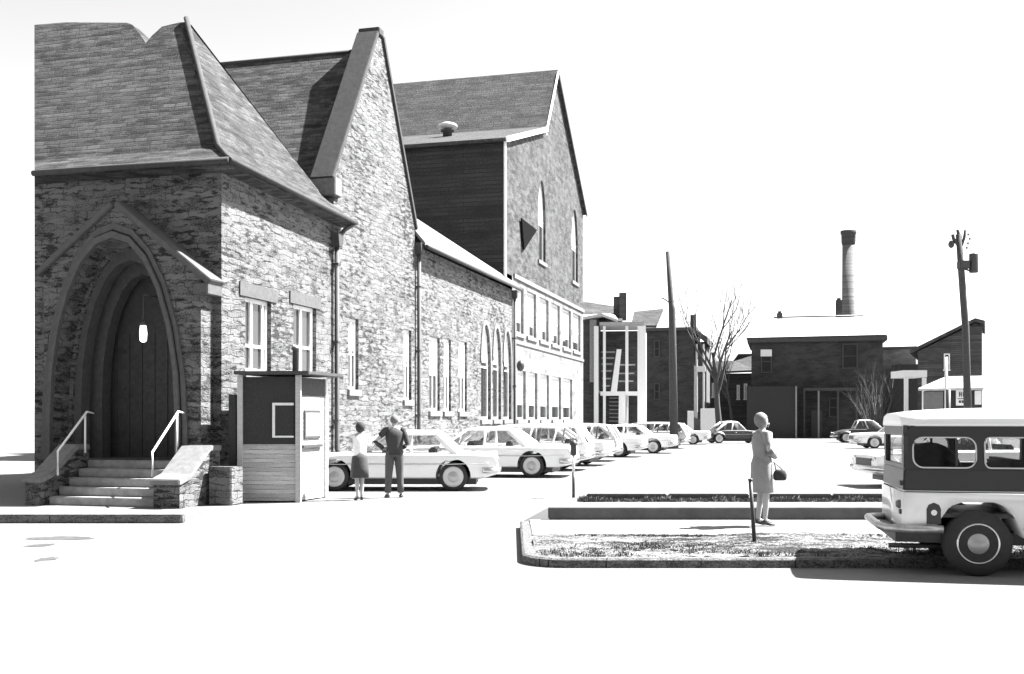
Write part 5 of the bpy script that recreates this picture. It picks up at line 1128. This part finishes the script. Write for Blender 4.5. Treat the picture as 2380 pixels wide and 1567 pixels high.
person('man in dark jacket seen from behind, hand on hip, beside the white car', G(917, 1157), R(8), Jm, shorthair, cl_man, .985)
Jw = dict(BASE); Jw.update(ell=(-.23, .03, 1.14), wrl=(-.13, .22, 1.08), hal=(-.06, .25, 1.08), elr=(.23, .03, 1.14), wrr=(.13, .22, 1.08), har=(.06, .26, 1.1), anl=(-.05, -.02, .09), anr=(.05, .03, .09), knl=(-.06, .01, .49), knr=(.06, .03, .49), toel=(-.08, .11, .035), toer=(.08, .15, .035), hairmat=clothmat('dark_hair', .03), face=(-.5, 1, -.05))
def cl_w1(t, J, s_, hf, hr, hm):
    m_ = MB(); torso(m_, J, s_, wid=.98, hem=.03 * s_)
    for q in 'lr': sleeve(m_, J, q, s_, to='el', r0=.07)
    m_.build('blouse', clothmat('white_blouse', .8), None).parent = t
    p_ = J['pel']; m_ = MB(); m_.loft([ring(p_ + Vector((0, 0, .10 * s_)), .135 * s_, .11 * s_), ring(p_ + Vector((0, 0, -.02 * s_)), .175 * s_, .14 * s_, fold=.01), ring(p_ + Vector((0, 0, -.25 * s_)), .195 * s_, .155 * s_, fold=.03, ph=.5), ring(p_ + Vector((0, .01, -.45 * s_)), .20 * s_, .165 * s_, fold=.05, ph=1)]); m_.build('skirt', clothmat('dark_skirt', .04), None).parent = t
person('woman in white blouse and dark knee length skirt standing by the wooden booth', G(836, 1163), R(20), Jw, bobhair, cl_w1, .9, heel=True)
# foreground woman, facing right, arms folded over her waist, handbag on her forearm
Jf = dict(BASE); Jf.update(chest=(0, -.01, 1.27), ell=(-.20, .02, 1.13), wrl=(.0, .17, 1.10), hal=(.09, .17, 1.12), elr=(.21, .02, 1.13), wrr=(.02, .21, 1.06), har=(-.07, .20, 1.08), anl=(-.07, -.03, .09), anr=(.06, .02, .09), knl=(-.07, .01, .5), knr=(.07, .04, .5), toel=(-.08, .12, .03), toer=(.07, .17, .03), neck0=(0, -.01, 1.42), face=(.1, 1, -.12), hairmat=clothmat('grey_white_hair', .17))
def cl_f(t, J, s_, hf, hr, hm):
    dm = clothmat('pale_coat', .23); m_ = MB(); torso(m_, J, s_, wid=1.08, hem=.02 * s_)
    for q in 'lr': sleeve(m_, J, q, s_, r0=.08, r1=.05)
    m_.build('coat_top', dm, None).parent = t
    p_ = J['pel']; m_ = MB(); m_.loft([ring(p_ + Vector((0, 0, .12 * s_)), .145 * s_, .125 * s_), ring(p_, .185 * s_, .16 * s_, fold=.01), ring(p_ + Vector((0, 0, -.25 * s_)), .19 * s_, .165 * s_, fold=.03, ph=.5), ring(p_ + Vector((0, .01, -.44 * s_)), .185 * s_, .16 * s_, fold=.05, ph=1)]); m_.build('coat_skirt', dm, None).parent = t
wf = person('grey haired woman in a pale knee length coat standing on the footpath', G(1771, 1222, 0), R(-78), Jf, bobhair, cl_f, .985, heel=True)
# handbag hangs from her forearm
bq = wf.location + Vector((.24, -.12, 0)); zc = Zv(1103, bq.y)
hb_ = thing('handbag', Vector((bq.x, bq.y, zc - .1)), 'small dark handbag hanging from the arm of the woman on the footpath', 'handbag')
m_ = MB(); c_ = Vector((bq.x, bq.y, zc)); rings = []
for f, w in ((-.09, .07), (-.07, .1), (0, .105), (.05, .085), (.075, .05)): rings.append([c_ + Vector((w * math.cos(a), .045 * math.sin(a) * w / .1, f)) for a in [2 * math.pi * k / 14 for k in range(14)]])
m_.loft(rings); m_.build('bag', clothmat('black_leather', .025), hb_)
m_ = MB(); m_.tube([c_ + Vector((-.06, 0, .06)), c_ + Vector((-.075, 0, .14)), c_ + Vector((-.10, 0, .19)), c_ + Vector((-.04, 0, .14)), c_ + Vector((.05, 0, .06))], .008, 6); m_.build('handle', METALD, hb_)

# ------------------------------------------------------------------ unseen brick row behind the viewer, added to cut sky light on facing walls
for i, (xa, xb, h_, lab) in enumerate(((-46, -20, 11, 'unseen dark brick building added across the street to cut sky light, leftmost'), (-19.8, 4, 13, 'tall unseen brick building added opposite the church to cut sky light'), (4.2, 30, 10.5, 'unseen dark brick building added opposite the parking lot to cut sky light'), (30.2, 52, 12, 'unseen dark brick building added across the street to cut sky light, rightmost'))):
    t = thing('sky_block_building', ((xa + xb) / 2, -13, ZS), lab, 'building', 'unseen brick buildings added to cut sky light')
    m_ = MB(); m_.box(((xa + xb) / 2, -18, h_ / 2), (xb - xa, 10, h_)); m_.build('wall', BRICK, t)
    m_ = MB(); m_.box(((xa + xb) / 2, -12.9, h_ + .1), (xb - xa, .7, .5)); m_.build('cornice', DARKWOOD, t, bevel=.03)
    for fl in range(3):
        for k in range(int((xb - xa) / 3)):
            x = xa + 1.8 + k * 3
            if fl * 3.4 + 3 < h_: MB().box((x, -12.97, 1.9 + fl * 3.4), (1.1, .12, 1.8)).build('window', GLASSD, t)

for (u0, v0, w_, l_) in ((140, 1252, 1.1, .25), (95, 1268, .35, .3), (110, 1300, .25, .25)):
    q = G(u0, v0, ZS); pts = [(q.x + w_ / 2 * math.cos(a) * random.uniform(.7, 1.2), q.y + l_ * math.sin(a) * random.uniform(.5, 1.2), ZS + .004) for a in [2 * math.pi * k / 14 for k in range(14)]]
    sheet('asphalt_patch', pts, DARKPATCH)
